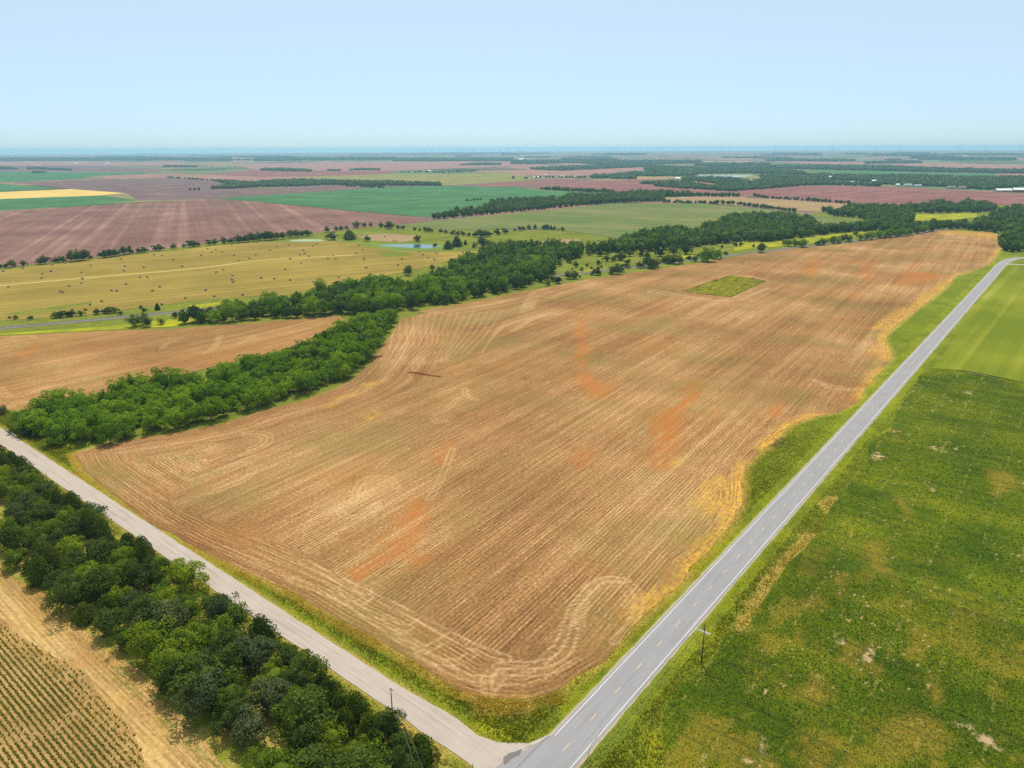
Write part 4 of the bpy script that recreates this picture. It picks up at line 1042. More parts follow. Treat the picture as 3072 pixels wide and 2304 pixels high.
# ------------------------------------------------------------------ creek and railway woods: nearest trees single, the rest as one mass
rngc = np.random.default_rng(5)
BELT1 = np.concatenate([[(-452, 116)], [(-424, 111), (-386, 113), (-369, 121), (-360, 138), (-354, 168), (-350, 203), (-350, 236), (-352, 268)], WP([(1108, 1080), (1146, 1018), (1170, 985), (1192, 950)]), WP([(1000, 975, 9), (900, 1018, 9), (800, 1060, 9), (560, 1112, 9), (410, 1134, 9), (260, 1174, 9), (60, 1206, 9)])])
BELT2 = WP([(545, 972), (640, 969), (768, 958), (900, 952), (1021, 942), (1120, 945), (1209, 934), (1289, 919), (1428, 896), (1500, 877), (1536, 870), (1600, 857), (1628, 842), (1664, 812), (1655, 785), (1690, 780), (1744, 772), (1744, 762), (1831, 758), (1963, 752), (2067, 741), (2105, 737), (2196, 726), (2304, 724), (2391, 714), (2512, 698), (2616, 691),
            (2599, 668, 10), (2443, 675, 10), (2432, 654, 10), (2346, 640, 10), (2304, 640, 10), (2196, 644, 10), (2168, 661, 10), (2112, 675, 10), (2105, 687, 10), (2022, 682, 10), (1967, 691, 10), (1883, 705, 10), (1866, 717, 10), (1814, 731, 10), (1744, 734, 10), (1675, 725, 10), (1616, 741, 10), (1571, 729, 10), (1497, 734, 10), (1428, 755, 10), (1393, 769, 10), (1358, 790, 10), (1270, 838, 8), (1237, 842, 10), (1180, 838, 10),
            (1129, 832, 10), (1011, 850, 10), (949, 864, 10), (851, 884, 10), (768, 897, 10), (712, 902, 10), (642, 918, 10), (569, 925, 10)])
WOODB = WP([(2640, 700), (2700, 703), (2814, 689), (2877, 686), (3030, 703), (2998, 735), (3012, 758), (3072, 754), (3400, 754), (3500, 630, 10), (3072, 618, 10), (3043, 616, 10), (2995, 630, 10), (2929, 662, 10), (2850, 664, 10), (2738, 668, 10), (2650, 680, 5)])
WOODC = WP([(2467, 636), (2500, 648), (2590, 656), (2600, 690), (2680, 698), (2740, 664), (2738, 640), (2929, 638), (2985, 628, 4), (2981, 612, 10), (2929, 602, 10), (2853, 609, 10), (2818, 602, 10), (2760, 612, 10), (2650, 614, 10), (2554, 612, 10), (2500, 628, 10)])
WOODD = WP([(1285, 660), (1440, 645), (1536, 637), (1700, 621), (1838, 608), (1990, 605), (1990, 591), (2078, 589), (2078, 576, 10), (1987, 573, 10), (1935, 571, 10), (1848, 577, 10), (1779, 584, 10), (1730, 582, 10), (1640, 592, 10), (1536, 596, 10), (1490, 598, 10), (1440, 620, 10), (1340, 634, 10)])
mass = []          # (x, y, height, radius, brightness)
near_trees = []
for poly, sp, sc, br in ((BELT1, 6.8, .92, .62), (BELT2, 8.2, 1.18, .42), (WOODB, 10.5, 1.14, .36), (WOODC, 10.5, 1.14, .34), (WOODD, 10.5, 1.1, .30)):
    for p in poisson(poly, sp, rngc):
        s = sc * (.62 + .6 * rngc.random())
        d = math.hypot(p[0], p[1])
        near_trees.append((s / d, p[0], p[1], s, br, 1 if poly is BELT1 else 2))
near_trees = [q for q in near_trees if q[1] > -437 or q[2] > 200]
near_trees.sort(reverse=True)
single = near_trees[:296]
dfield = nearest_on(np.array([q[1] for q in single]), np.array([q[2] for q in single]), FIELD, True)[0]
front = {}
for b_, key in ((1, lambda i: single[i][2]), (2, lambda i: single[i][2])):
    for j, i in enumerate(sorted((i for i in range(len(single)) if single[i][5] == b_ and dfield[i] < 9), key=key)):
        front[i] = nth(j + 1) if j < 69 else None
for k, (_, x, y, s, br, b) in enumerate(near_trees):
    if k < 296:
        if b == 1:
            e = "at the gravel road end" if y < 150 else ("in the middle" if y < 250 else "at the railway end")
            lab = f"bright green creek tree {e} of the belt between stubble fields"; g = "creek belt trees between the stubble fields"
        else:
            e = "left of the creek belt" if x < -500 else "right of the creek belt"
            lab = f"deep green railway wood tree beside the stubble, {e}"; g = "trees on the stubble side of the railway wood"
        if front.get(k): lab = f"{front[k]} bright green tree from the gravel road along the creek belt's stubble side" if b == 1 else f"{front[k]} deep green tree from left along the railway wood's stubble side"
        plant("creek" if rngc.random() < .55 or b == 1 else "dark", int(rngc.integers(9)), x, y, lab, g, s, rngc.uniform(0, 6.28), "creek_tree" if b == 1 else "wood_tree", rngc.uniform(.85, 1.12))
    else:
        mass.append((x, y, 12.5 * s * rngc.uniform(.85, 1.15), 5.4 * s, br))

# smaller woods, hedges and tree lines farther off
def hedge(pts, sp, h, r, br=.35, jit=2.0, gap=.0):
    L = WP(pts); a = np.concatenate([[0], np.cumsum(np.linalg.norm(np.diff(L, axis=0), axis=1))])
    for s_ in np.arange(0, a[-1], sp):
        if rngc.random() < gap: continue
        mass.append((np.interp(s_, a, L[:, 0]) + rngc.normal() * jit, np.interp(s_, a, L[:, 1]) + rngc.normal() * jit, h * rngc.uniform(.65, 1.25), r * rngc.uniform(.75, 1.2), br))
hedge([(1990, 590), (2078, 589), (2220, 590)], 7, 11, 5)
hedge([(1990, 589), (2220, 589)], 9, 10, 5)
hedge([(2262, 589), (2304, 595), (2443, 604), (2554, 612)], 8, 8.5, 4.2)
hedge([(1990, 608), (2109, 611), (2200, 613), (2304, 626), (2394, 636)], 9, 8.5, 4.8, gap=.12)
hedge([(2020, 607), (2200, 612)], 12, 8, 4.5, gap=.3)
hedge([(1626, 569), (1700, 573), (1842, 579)], 10, 11, 6)
hedge([(1640, 569), (1842, 578)], 12, 12, 6, jit=8)
hedge([(1380, 606), (1440, 600), (1490, 604)], 16, 6, 4, gap=.45)
FARMASS = []
def wood(pts, sp, h, br=.32):
    for p in poisson(WP(pts), sp, rngc):
        FARMASS.append((p[0], p[1], h * rngc.uniform(.65, 1.3), sp * rngc.uniform(.55, .85), br))
# left and centre
wood([(768, 561), (900, 559), (968, 555), (1100, 557), (1320, 557), (1318, 552), (1180, 548), (1000, 545), (880, 541), (780, 548), (768, 549)], 13, 11)
wood([(645, 543), (768, 549), (768, 561), (700, 566), (640, 567), (640, 563), (700, 556), (660, 548)], 13, 9)
hedge([(500, 533), (560, 537), (640, 542), (720, 545)], 20, 8, 6, gap=.2); hedge([(575, 571), (598, 571)], 14, 9, 6); hedge([(640, 567), (768, 561)], 12, 9, 6)
hedge([(1036, 560), (1080, 561), (1156, 564)], 14, 9, 6.5, gap=.1)
wood([(785, 512), (930, 515), (931, 511), (850, 507), (786, 507)], 18, 11); wood([(985, 513), (1020, 513), (1020, 511), (985, 511)], 15, 9); wood([(1045, 511), (1138, 511), (1138, 508), (1080, 507)], 16, 9)
wood([(0, 508), (54, 508), (30, 504), (0, 502)], 18, 11); wood([(81, 507), (213, 511.5), (210, 509.5), (120, 504), (85, 504)], 18, 10); wood([(97, 519), (136, 519), (120, 516), (100, 516)], 15, 9)
wood([(491, 501), (590, 501.5), (590, 499), (495, 498)], 20, 10)
hedge([(1205, 518), (1260, 517), (1340, 519), (1430, 514)], 22, 10, 8, gap=.2); hedge([(1540, 536), (1590, 536)], 30, 10, 8, gap=.2); hedge([(1610, 534), (1720, 534)], 16, 10, 7, gap=.3); hedge([(1730, 534), (1760, 533)], 14, 9, 7)
# centre right
wood([(1770, 533), (1850, 537), (1905, 538), (1905, 527), (1960, 530), (2030, 528), (2090, 527), (2085, 520), (1960, 520), (1900, 518), (1850, 524), (1780, 528)], 17, 12)
wood([(1644, 511), (1700, 511), (1779, 508), (1932, 501), (1940, 515), (2040, 522), (2120, 522), (2300, 520), (2420, 525), (2400, 516), (2304, 508), (2300, 503), (2160, 504), (2080, 505), (2000, 500), (1930, 495), (1800, 498), (1700, 501), (1600, 505), (1590, 507)], 22, 12)
wood([(1967, 560), (2057, 566), (2140, 570), (2140, 560), (2095, 556), (2060, 547), (1990, 546), (1925, 549), (1920, 552), (1967, 553)], 15, 11)
wood([(2140, 571), (2196, 574), (2304, 566), (2408, 557), (2498, 555), (2500, 545), (2420, 535), (2350, 524), (2280, 528), (2290, 541), (2250, 544), (2180, 536), (2060, 534), (2045, 540), (2100, 545), (2150, 552)], 16, 12)
wood([(2420, 524), (2600, 529), (2760, 528), (2900, 535), (3150, 533), (3150, 560), (3060, 560), (2960, 570), (2890, 566), (2830, 560), (2700, 556), (2640, 553), (2630, 545), (2560, 542), (2480, 540), (2430, 532)], 18, 12)
wood([(2500, 556), (2560, 558), (2640, 559), (2640, 553), (2500, 550)], 26, 11)
wood([(2304, 505), (2430, 508), (2560, 511), (2750, 515), (2985, 520), (3150, 521), (3150, 514), (2800, 506), (2650, 499), (2450, 497), (2304, 498)], 22, 12)
wood([(2150, 500), (2304, 497), (2304, 490), (2100, 492), (2080, 497)], 30, 13)
wood([(1180, 484), (1536, 483), (1536, 476), (1180, 478)], 42, 15); wood([(1536, 492), (1630, 491), (1700, 489), (1850, 495), (1950, 493), (2100, 490), (2100, 483), (1800, 482), (1536, 482)], 38, 14)
wood([(0, 484), (340, 482), (690, 481), (690, 474), (0, 474)], 55, 15); wood([(560, 484), (690, 484), (690, 481), (560, 481)], 35, 12); wood([(768, 484), (1180, 480), (1180, 474), (768, 474)], 60, 14)
wood([(2600, 492), (2760, 490), (2760, 484), (2600, 486)], 36, 12); wood([(2820, 482), (3040, 482), (3040, 476), (2850, 475)], 55, 13); wood([(2304, 483), (2560, 484), (2560, 480), (2304, 479)], 45, 12)
wood([(1380, 496), (1500, 495), (1500, 491), (1430, 491)], 28, 11)
for k in range(60):                                 # scattered groves out to the horizon
    px = rngc.uniform(-100, 3170); py = rngc.uniform(462, 482)
    wd = rngc.uniform(30, 220); dp = rngc.uniform(.4, 1.3)
    wood([(px, py), (px + wd, py), (px + wd * .9, py - dp), (px + wd * .1, py - dp)], rngc.uniform(60, 90), 15, .3)

def mass_mesh(name, items, ncard, mat, corefaces, seed):
    rng = np.random.default_rng(seed)
    A = np.array(items); n = len(A)
    # a few crown templates, scattered with scale and turn
    Vs = []; Fs = []; LV = []; TV = []; off = 0
    CV, CF = (ICO2, ICOF2) if corefaces == 2 else (ICO1, ICOF1)
    for j in range(n):
        x, y, h, r, br = A[j]
        bz = float(rise(x, y)) if x * x + y * y > 6.4e7 else 0.0
        tv = np.clip(br + rng.normal() * .26, 0, 1)
        c0 = CV * (1 + .35 * (rng.random((len(CV), 1)) - .5)) * [r * .92, r * .92, h * .47] + [x, y, h * .47]
        parts = [np.column_stack([CF, CF[:, 2]])]
        Vj = [c0]; lv = [np.full(len(CF), .3) + .2 * rng.random(len(CF))]
        if ncard:
            q = rng.normal(size=(ncard, 3)); q[:, 2] = np.abs(q[:, 2]) * 1.2 - .55; q /= np.linalg.norm(q, axis=1)[:, None]
            P = q * rng.uniform(.78, 1.12, (ncard, 1)) * [r, r, h * .48] + [x, y, h * .53]
            v, f = cards(P, q + rng.normal(size=q.shape) * .5, r * .42 * rng.uniform(.7, 1.3, ncard), .85, rng)
            Vj.append(v); parts.append(f + len(c0)); lv.append(rng.random(ncard))
        V = np.concatenate(Vj) + [0, 0, bz]; F = np.concatenate(parts)
        Vs.append(V); Fs.append(F + off); off += len(V); l = np.concatenate(lv); LV.append(l); TV.append(np.full(len(l), tv))
    V = np.concatenate(Vs); F = np.concatenate(Fs)
    # triangles carry a doubled corner: lift it to an edge midpoint so every face has four corners
    tri = F[:, 2] == F[:, 3]
    ti = np.nonzero(tri)[0]
    midp = (V[F[ti, 2]] + V[F[ti, 0]]) / 2
    F[ti, 3] = np.arange(len(ti)) + len(V); V = np.concatenate([V, midp])
    return mesh_np(name, V, F, mat, fattr=dict(lv=np.concatenate(LV), tv=np.concatenate(TV)))
o = ob("woodland", mass_mesh("woodland", mass, 46, L_WOODS, 1, 3), kind="stuff"); o["label"] = "dense green woodland along the railway and the creeks beyond the stubble"; o["category"] = "woodland"
FM = np.array(FARMASS)
FM = [(x, y, h, r, b) for x, y, h, r, b in FARMASS]
o = ob("far_woodland", mass_mesh("far_woodland", FM, 5, L_FAR, 1, 4), kind="stuff"); o["label"] = "hazy blue green woods and groves reaching to the horizon"; o["category"] = "woodland"
print("trees: single", 296, "mass", len(mass), "far", len(FM))

# ------------------------------------------------------------------ single trees and shrubs in the meadow, hedgerow and railway corridor
rngs = np.random.default_rng(11)
def spot(k, x, y, h, fam, label, group, name="hedge_tree", cat="tree", wide=1.0):
    (px, py), = ZP(k, [(x, y)])
    X, Y = W(px, py)
    hm = h * Z(k)[2] * math.sqrt(X * X + Y * Y + CAM_H ** 2) / (FPX * 1.02)
    i = int(rngs.integers(9)); cm, tm, H, R = FAM[fam][i % len(FAM[fam])]
    s = hm / H
    o = thing(name, label, cat, (X, Y, -.15), rngs.uniform(0, 6.28), group, (s * wide, s * wide, s))
    ob("crown", cm, parent=o); ob("trunk", tm, parent=o)
HG = "hedgerow trees between the hay meadow and the mauve field"
for j_, (x, y, h) in enumerate(sorted([(15, 1074, 26), (55, 1072, 28), (108, 1067, 44), (203, 1057, 34), (345, 1045, 38), (390, 1042, 60), (480, 1032, 40), (515, 1030, 46), (550, 1026, 38), (615, 1018, 70), (665, 1017, 80), (725, 1010, 72), (790, 998, 22), (890, 988, 52), (960, 978, 56), (1010, 972, 52),
                  (1075, 960, 62), (1125, 952, 50), (1203, 947, 40), (1248, 942, 38), (1350, 926, 40), (1380, 925, 44), (1500, 912, 42), (1590, 897, 28), (1650, 894, 46), (1675, 893, 44), (1712, 889, 38), (1813, 880, 42), (1860, 874, 42), (1935, 867, 48), (1995, 865, 46), (2065, 858, 60), (2090, 856, 50), (2140, 852, 56), (2185, 848, 66)])):
    spot(11, x, y, h, "shrub" if h < 60 else "dark", f"{nth(j_ + 1)} dark tree from left in the loose hedgerow above the hay meadow", HG, wide=1.1)
for j_, (x, y, h) in enumerate(sorted([(30, 840, 66), (80, 838, 70), (130, 834, 66), (180, 830, 60), (230, 828, 60), (300, 812, 56), (345, 810, 58), (400, 806, 52), (450, 800, 50)])):
    spot(12, x, y, h, "dark", f"{nth(j_ + 1)} tree from left in the dense clump ending the hay meadow hedgerow", "dense hedgerow clump above the hay bales", wide=1.15)
for j_, (x, y, h) in enumerate(sorted([(612, 768, 48), (693, 754, 32), (737, 750, 34), (785, 744, 30), (875, 730, 56), (940, 722, 34), (990, 718, 34), (1080, 727, 38), (1155, 737, 60), (1130, 735, 40), (1225, 740, 30), (1270, 743, 34), (1370, 752, 28), (1413, 757, 22), (1465, 762, 36), (1495, 765, 34), (1520, 766, 30), (1597, 773, 34), (1640, 779, 34),
                  (1695, 790, 36), (1740, 793, 32), (1790, 797, 34), (1840, 802, 34), (1890, 808, 44), (1940, 810, 60), (1975, 810, 54), (2020, 804, 44), (2087, 792, 48), (2155, 780, 42)])):
    spot(12, x, y, h, "shrub" if h < 50 else "dark", f"{nth(j_ + 1)} dark shrubby tree from left in the broken row beyond the pond", "broken tree row beyond the pond", wide=1.1)
for j_, (x, y, h) in enumerate(sorted([(25, 757, 22), (68, 754, 34), (96, 751, 30), (148, 742, 34), (198, 740, 36), (278, 744, 40), (305, 745, 38), (335, 746, 34), (365, 747, 28), (398, 752, 14), (437, 757, 36)])):
    spot(13, x, y, h, "shrub", f"{nth(j_ + 1)} small dark tree from left above the mown strips right of the pond", "right end of the pond pasture tree row", wide=1.05)
spot(12, 808, 830, 82, "cedar", "large dark cone-shaped tree above the hay bales, left of the pond", None, "cedar_tree", wide=1.5)
spot(12, 660, 832, 58, "shrub", "wide dark bush left of the cone-shaped tree above the hay bales", None, wide=1.5)
spot(12, 965, 846, 48, "shrub", "round dark bush between the cone-shaped tree and the pond", None, wide=1.1)
spot(12, 1398, 854, 58, "dark", "round dark tree on the far bank above the pond's bright water", None, wide=1.0)
spot(12, 1548, 895, 30, "shrub", "small dark bush at the right tip of the pond", None, wide=1.2)
spot(12, 1660, 912, 76, "cedar", "broad dark cedar just right of the pond, shorter of two", None, "cedar_tree", wide=1.5)
spot(12, 1735, 890, 92, "cedar", "tall dark cedar right of the pond, taller of two", None, "cedar_tree", wide=1.4)
spot(12, 1810, 876, 44, "cedar", "small slim cedar right of the two big cedars by the pond", None, "cedar_tree", wide=1.0)
for j_, (x, y, h) in enumerate(sorted(((1960, 895, 80), (2030, 908, 64), (1885, 902, 40)))):
    spot(12, x, y, h, "dark" if h > 60 else "shrub", f"{nth(j_ + 1)} dark tree from left in the clump right of the pond cedars", "clump right of the pond cedars", wide=1.1)
spot(12, 1320, 1138, 76, "dark", "lone dark round tree at the edge of the hay meadow below the pond", None)
spot(12, 1523, 1099, 52, "dark", "smaller dark round tree beside the railway wood below the pond", None)
spot(12, 1578, 1102, 34, "shrub", "little bush right of the smaller dark tree below the pond", None, "shrub", "shrub")
RG = "shrubs along the railway beside the big stubble field"
for j_, (x, y, h) in enumerate(sorted([(500, 1028, 62), (410, 1060, 44), (550, 1068, 48), (745, 1048, 36), (650, 1064, 26), (665, 968, 42), (755, 973, 46), (820, 1020, 50), (870, 1018, 46), (920, 1004, 60), (950, 1010, 56), (1015, 975, 50), (1000, 1038, 36), (1110, 975, 44), (1165, 990, 52), (1275, 975, 66), (1400, 966, 90), (1500, 957, 80), (1105, 1077, 56),
                  (1180, 1070, 84), (1220, 1082, 76), (1245, 1066, 60), (985, 1077, 44), (900, 1128, 84), (930, 1106, 60), (865, 1130, 56), (740, 1137, 62), (695, 1140, 36), (480, 1168, 66), (510, 1172, 62), (545, 1167, 56), (400, 1208, 56), (310, 1227, 42), (300, 1183, 56), (350, 1190, 50), (1320, 1037, 56), (1355, 1035, 60), (1400, 1042, 64), (1445, 1037, 66), (1577, 1021, 56), (1527, 1008, 36),
                  (1845, 967, 30), (1925, 892, 36), (1812, 906, 26), (1975, 887, 30), (2085, 897, 26), (1610, 980, 24), (600, 1100, 30), (520, 1095, 20), (690, 1085, 22), (770, 1075, 20)])):
    spot(13, x, y, h, "shrub" if h < 70 else "dark", f"{nth(j_ + 1)} dark shrub from left in the railway corridor beyond the big stubble field", RG, "shrub" if h < 50 else "hedge_tree", "shrub" if h < 50 else "tree", 1.1)
for j_, (x, y, h) in enumerate(sorted(((1690, 1022, 120), (1655, 1016, 80), (1770, 996, 76)))):
    spot(13, x, y, h, "creek", f"{nth(j_ + 1)} tree from left in the tall bushy clump between railway and stubble", "tall clump by the railway", wide=1.2)
spot(13, 2150, 943, 80, "dark", "round dark tree at the stubble edge, right of the tall railway clump", None, wide=1.1)
for j_, (x, y, h) in enumerate(sorted([(145, 880, 40), (175, 888, 56), (235, 892, 60), (300, 898, 66), (430, 882, 44), (480, 878, 56), (560, 864, 60), (600, 858, 54), (650, 848, 50), (700, 848, 56), (760, 804, 34), (800, 838, 56), (850, 834, 60), (900, 828, 66), (960, 818, 60), (1010, 814, 60), (1060, 810, 64), (1110, 803, 56), (1160, 798, 60), (1220, 793, 56), (1290, 780, 60), (1350, 768, 56), (1410, 762, 50)])):
    spot(14, x, y, h, "creek" if h > 52 else "shrub", f"{nth(j_ + 1)} bushy tree from left in the row along the yellow weeds' edge", "tree row at the far stubble edge", wide=1.15)
spot(14, 1727, 520, 40, "dark", "lone dark round tree against the dark red field, far right", None)
NG = "bushes beside the railway left of the wood"
for j_, (x, y, h) in enumerate(sorted([(480, 1505, 44), (520, 1502, 48), (590, 1495, 40), (625, 1492, 42), (697, 1488, 34), (840, 1474, 42), (905, 1468, 38), (940, 1466, 42), (990, 1462, 40), (265, 1522, 30), (135, 1517, 28), (1253, 1450, 26), (1220, 1425, 24), (85, 1512, 18), (740, 1446, 16), (1045, 1480, 26)])):
    spot(11, x, y, h, "shrub", f"{nth(j_ + 1)} low dark bush from left between hay meadow and railway track", NG, "shrub", "shrub", 1.3)
spot(11, 1363, 1438, 56, "cedar", "single small cedar between the hay meadow and the railway", None, "cedar_tree")
spot(11, 1167, 1580, 96, "mid", "rounded tree alone beside the railway, at the edge of the far stubble", None)
spot(11, 1275, 1582, 72, "grey", "greyish sapling right of the rounded tree beside the railway", None)
spot(11, 1250, 1510, 42, "mid", "small light tree right on the far side of the railway", None)
spot(11, 1398, 1562, 54, "mid", "small green tree between railway and the left end of the wood", None)
spot(11, 1518, 1510, 52, "dark", "dark bush at the left end of the railway wood", None, wide=1.2)
spot(11, 1648, 1474, 66, "cedar", "dark cedar at the upper left corner of the railway wood", None, "cedar_tree")
for j_, (x, y, h) in enumerate(sorted(((20, 690, 50), (160, 850, 75), (235, 880, 60), (260, 830, 70), (330, 860, 60)))):
    spot(1, x, y, h, "grey" if x in (20, 235) else "mid", f"{nth(j_ + 1)} bush from left at the bridge end of the creek belt", "bushes beside the bridge", "shrub", "shrub", 1.4)
for j_, (x, y, h) in enumerate(sorted(((1760, 1190, 14), (1740, 1200, 12), (1935, 1188, 12), (2080, 1176, 12)))):
    spot(13, x, y, h, "shrub", f"{nth(j_ + 1)} tiny dark bush from left in the weedy plot", "bushes in the weedy plot", "shrub", "shrub", 1.1)

# ------------------------------------------------------------------ round bales
mb = MB(); K = 20; RB, LB = 1.05, 1.0
rings = [(-LB, .0), (-LB, .55), (-LB, .90), (-LB * .93, 1.0), (-LB * .5, 1.02), (0, 1.01), (LB * .5, 1.02), (LB * .93, 1.0), (LB, .90), (LB, .55), (LB, .0)]
V = []; F = []
for y, r in rings:
    for k in range(K):
        a = 2 * math.pi * k / K; V.append((math.cos(a) * RB * r, y, max(math.sin(a) * RB * r, -RB * .93) + RB * .93))
for i in range(len(rings) - 1):
    for k in range(K): F.append((i * K + k, i * K + (k + 1) % K, (i + 1) * K + (k + 1) % K, (i + 1) * K + k))
bale_me = mb.add(V, F).mesh("hay_bale", M_BALE, True)
B11 = [(30, 1102), (195, 1076), (452, 1048), (562, 1034), (367, 1125), (442, 1104), (704, 1113), (362, 1163), (785, 1052), (714, 1168), (706, 1207), (74, 1238), (598, 1232), (524, 1278), (547, 1285), (881, 1363), (778, 1392), (624, 1437), (1046, 998), (1080, 1060), (1071, 1098), (1243, 1068), (1211, 1156), (1275, 1156), (1092, 1215),
       (965, 1269), (1011, 1273), (1318, 1273), (1381, 1238), (1333, 960), (1402, 967), (1497, 1003), (1576, 1060), (1740, 967), (1793, 907), (1830, 936), (1867, 918), (1923, 936), (2000, 867), (2025, 963), (2060, 1010), (2155, 992), (2208, 960), (1868, 1111), (1930, 1090), (2011, 1140), (2002, 1174), (2020, 1184), (2013, 1195),
       (1777, 1266), (1602, 1335), (1853, 1321), (2097, 1308), (1400, 1390)]
B12 = [(15, 853), (122, 921), (182, 890), (281, 875), (492, 884), (525, 867), (410, 923), (422, 948), (382, 962), (458, 973), (296, 999), (390, 1035), (255, 1088), (620, 995), (688, 995), (669, 965), (45, 1163), (158, 1167), (296, 1180), (713, 1153), (801, 1161), (925, 1193), (965, 1194), (867, 945), (920, 920), (890, 879), (931, 986), (931, 1004),
       (953, 1073), (1259, 999), (1229, 1050), (1412, 936), (1443, 962), (1485, 987), (1541, 1002), (1561, 945), (1788, 936), (1111, 803), (912, 795), (1190, 838), (1210, 845), (2113, 848)]
B13 = [(284, 846), (747, 838)]
SPECIAL = {(11, 881, 1363): "pale round hay bale nearest the railway bushes, standing on bare meadow", (11, 1400, 1390): "round hay bale right beside the small cedar near the railway", (11, 624, 1437): "round hay bale just above the low bushes by the railway", (12, 1788, 936): "round hay bale at the far right end of the hay meadow",
           (12, 2113, 848): "lone round hay bale right of the pond cedar clump", (13, 747, 838): "pale lone round hay bale on the grass under the greening field's corner", (13, 284, 846): "lone round hay bale on the tan strip right of the pond", (11, 74, 1238): "round hay bale at the left picture edge, just below the haul track", (11, 30, 1102): "round hay bale nearest the left end of the hedgerow"}
BALES = sorted((ZP(k, [(x, y)])[0][0], ZP(k, [(x, y + 5)])[0][1], k, x, y) for k, lst in ((11, B11), (12, B12), (13, B13)) for (x, y) in lst)
tally = {}
for px, py, k, x, y in BALES:
    X, Y = W(px, py)
    lab = SPECIAL.get((k, x, y))
    if not lab:
        d, qx, qy, _ = nearest_on(np.array([X]), np.array([Y]), HAUL, False)
        far = math.hypot(X, Y) > math.hypot(qx[0], qy[0])
        if k == 12 and y < 850 and x > 800: lab = "on the mown strip above the pond"
        elif k == 12 and x > 1200: lab = "on the meadow below the pond"
        elif far: lab = "between the haul track and the hedgerow"
        else: lab = "on the meadow between haul track and railway"
        n_ = tally[lab] = tally.get(lab, 0) + 1
        lab = f"{nth(n_)} round hay bale from left {lab}"
    o = ob("hay_bale", bale_me, label=lab, cat="hay bale", group="hay bales on the meadow", loc=(X, Y, -.12)); o.rotation_euler = (0, 0, .9 + rngs.normal() * .5); sc = rngs.uniform(1.02, 1.22); o.scale = (sc, sc * rngs.uniform(.9, 1.05), sc * rngs.uniform(.92, 1.0))

# ------------------------------------------------------------------ utility poles and wires
def pole(name, label, x, y, h, arms, rz=0.0, group=None):
    p = thing(name, label, "utility pole", (x, y, 0), rz, group)
    mb = MB().tube([(0, 0, -.5), (0, 0, h * .5), (0, 0, h)], [.17, .145, .11], 10); ob("post", mb.mesh("post", M_POLE, True), parent=p)
    for (z, L, off) in arms:
        a = ob("crossarm", MB().box((0, off, z), (L, .12, .15)).mesh("crossarm", M_ARM if L > 2 else M_POLE), parent=p)
        for q in (-.46, -.2, .46) if L > 2 else (-.4, .4):
            ob("insulator", MB().tube([(q * L, off, z + .07), (q * L, off, z + .17), (q * L, off, z + .27)], [.04, .09, .05], 8).mesh("insulator", M_INSUL, True), parent=a)
    return p
P1 = (-62.6, 164.8)
p1 = pole("utility_pole", "dark tall utility pole with doubled white crossarms beside the paved road", P1[0], P1[1], 13.4, [(10.55, 3.7, -.22), (10.55, 3.7, .22)])
mb = MB()
for q in (-1, 1): mb.tube([(q * 1.2, .22, 10.5), (0, .19, 9.3)], .03, 5)
ob("arm_brace", mb.mesh("arm_brace", M_STEEL), parent=p1)
PH = [(-115.7, 95.2, 10.0)]
pole("utility_pole", "slim dark utility pole by the gravel road, nearest the junction", -115.7, 95.2, 10.0, [(9.85, 1.3, .17)])
pole("utility_pole", "dark pole top showing above the windbreak halfway along the gravel road", -215.8, 95.2, 7.9, [])
xa, ya = W(136, 1418, 8.0)
pole("utility_pole", "small slanting pole by the gravel road near the bridge", xa, ya, 8.0, []).rotation_euler = (0, .06, 0)
mk = thing("marker_post", "short grey marker post at the mouth of the gravel road", "post", (-89.8, 97.0, 0))
ob("stake", MB().box((0, 0, .6), (.12, .12, 1.2)).mesh("stake", M_POLE), parent=mk); ob("reflector", MB().box((0, -.07, 1.05), (.1, .02, .2)).mesh("reflector", M_ARM), parent=mk)
def wire(label, a, b, sag):
    a = Vector(a); b = Vector(b); pts = []
    for k in range(25):
        t_ = k / 24; p = a.lerp(b, t_); p.z -= sag * 4 * t_ * (1 - t_); pts.append(p)
    ob("power_line", MB().tube(pts, .011, 4).mesh("power_line", M_WIRE), label=label, cat="power line", group="wires on the utility poles")
wire("thin wire from the road-side end of the doubled white crossarms", (P1[0] - 1.7, P1[1], 10.8), (P1[0] - 1.7, 40, 10.8), 1.6)
wire("thin wire from the inner left insulator of the doubled white crossarms", (P1[0] - .74, P1[1], 10.8), (P1[0] - .74, 40, 10.8), 1.9)
wire("thin wire over the windbreak from the slim pole, left of two", (-116.2, 95.3, 10.1), (-80, 75, 9.6), .8)
wire("thin wire over the windbreak from the slim pole, right of two", (-115.2, 95.3, 10.1), (-77.5, 76, 9.6), .9)

# ------------------------------------------------------------------ bridge rail on the gravel road
br = thing("bridge_railing", "pale steel bridge railing on the field side of the gravel road", "railing", (-417.2, 105.4, 0))
for z in (.55, .95): ob("rail", MB().box((0, 0, z), (14.5, .08, .22)).mesh("rail", M_STEEL), parent=br)
for k in range(6): ob("post", MB().box((-6.75 + 2.7 * k, .09, .5), (.16, .1, 1.2)).mesh("post", M_STEEL), parent=br)
br = thing("bridge_railing", "pale steel bridge railing on the tree side of the gravel road", "railing", (-417.2, 96.8, 0))
for z in (.55, .95): ob("rail", MB().box((0, 0, z), (14.5, .08, .22)).mesh("rail", M_STEEL), parent=br)
for k in range(6): ob("post", MB().box((-6.75 + 2.7 * k, -.09, .5), (.16, .1, 1.2)).mesh("post", M_STEEL), parent=br)

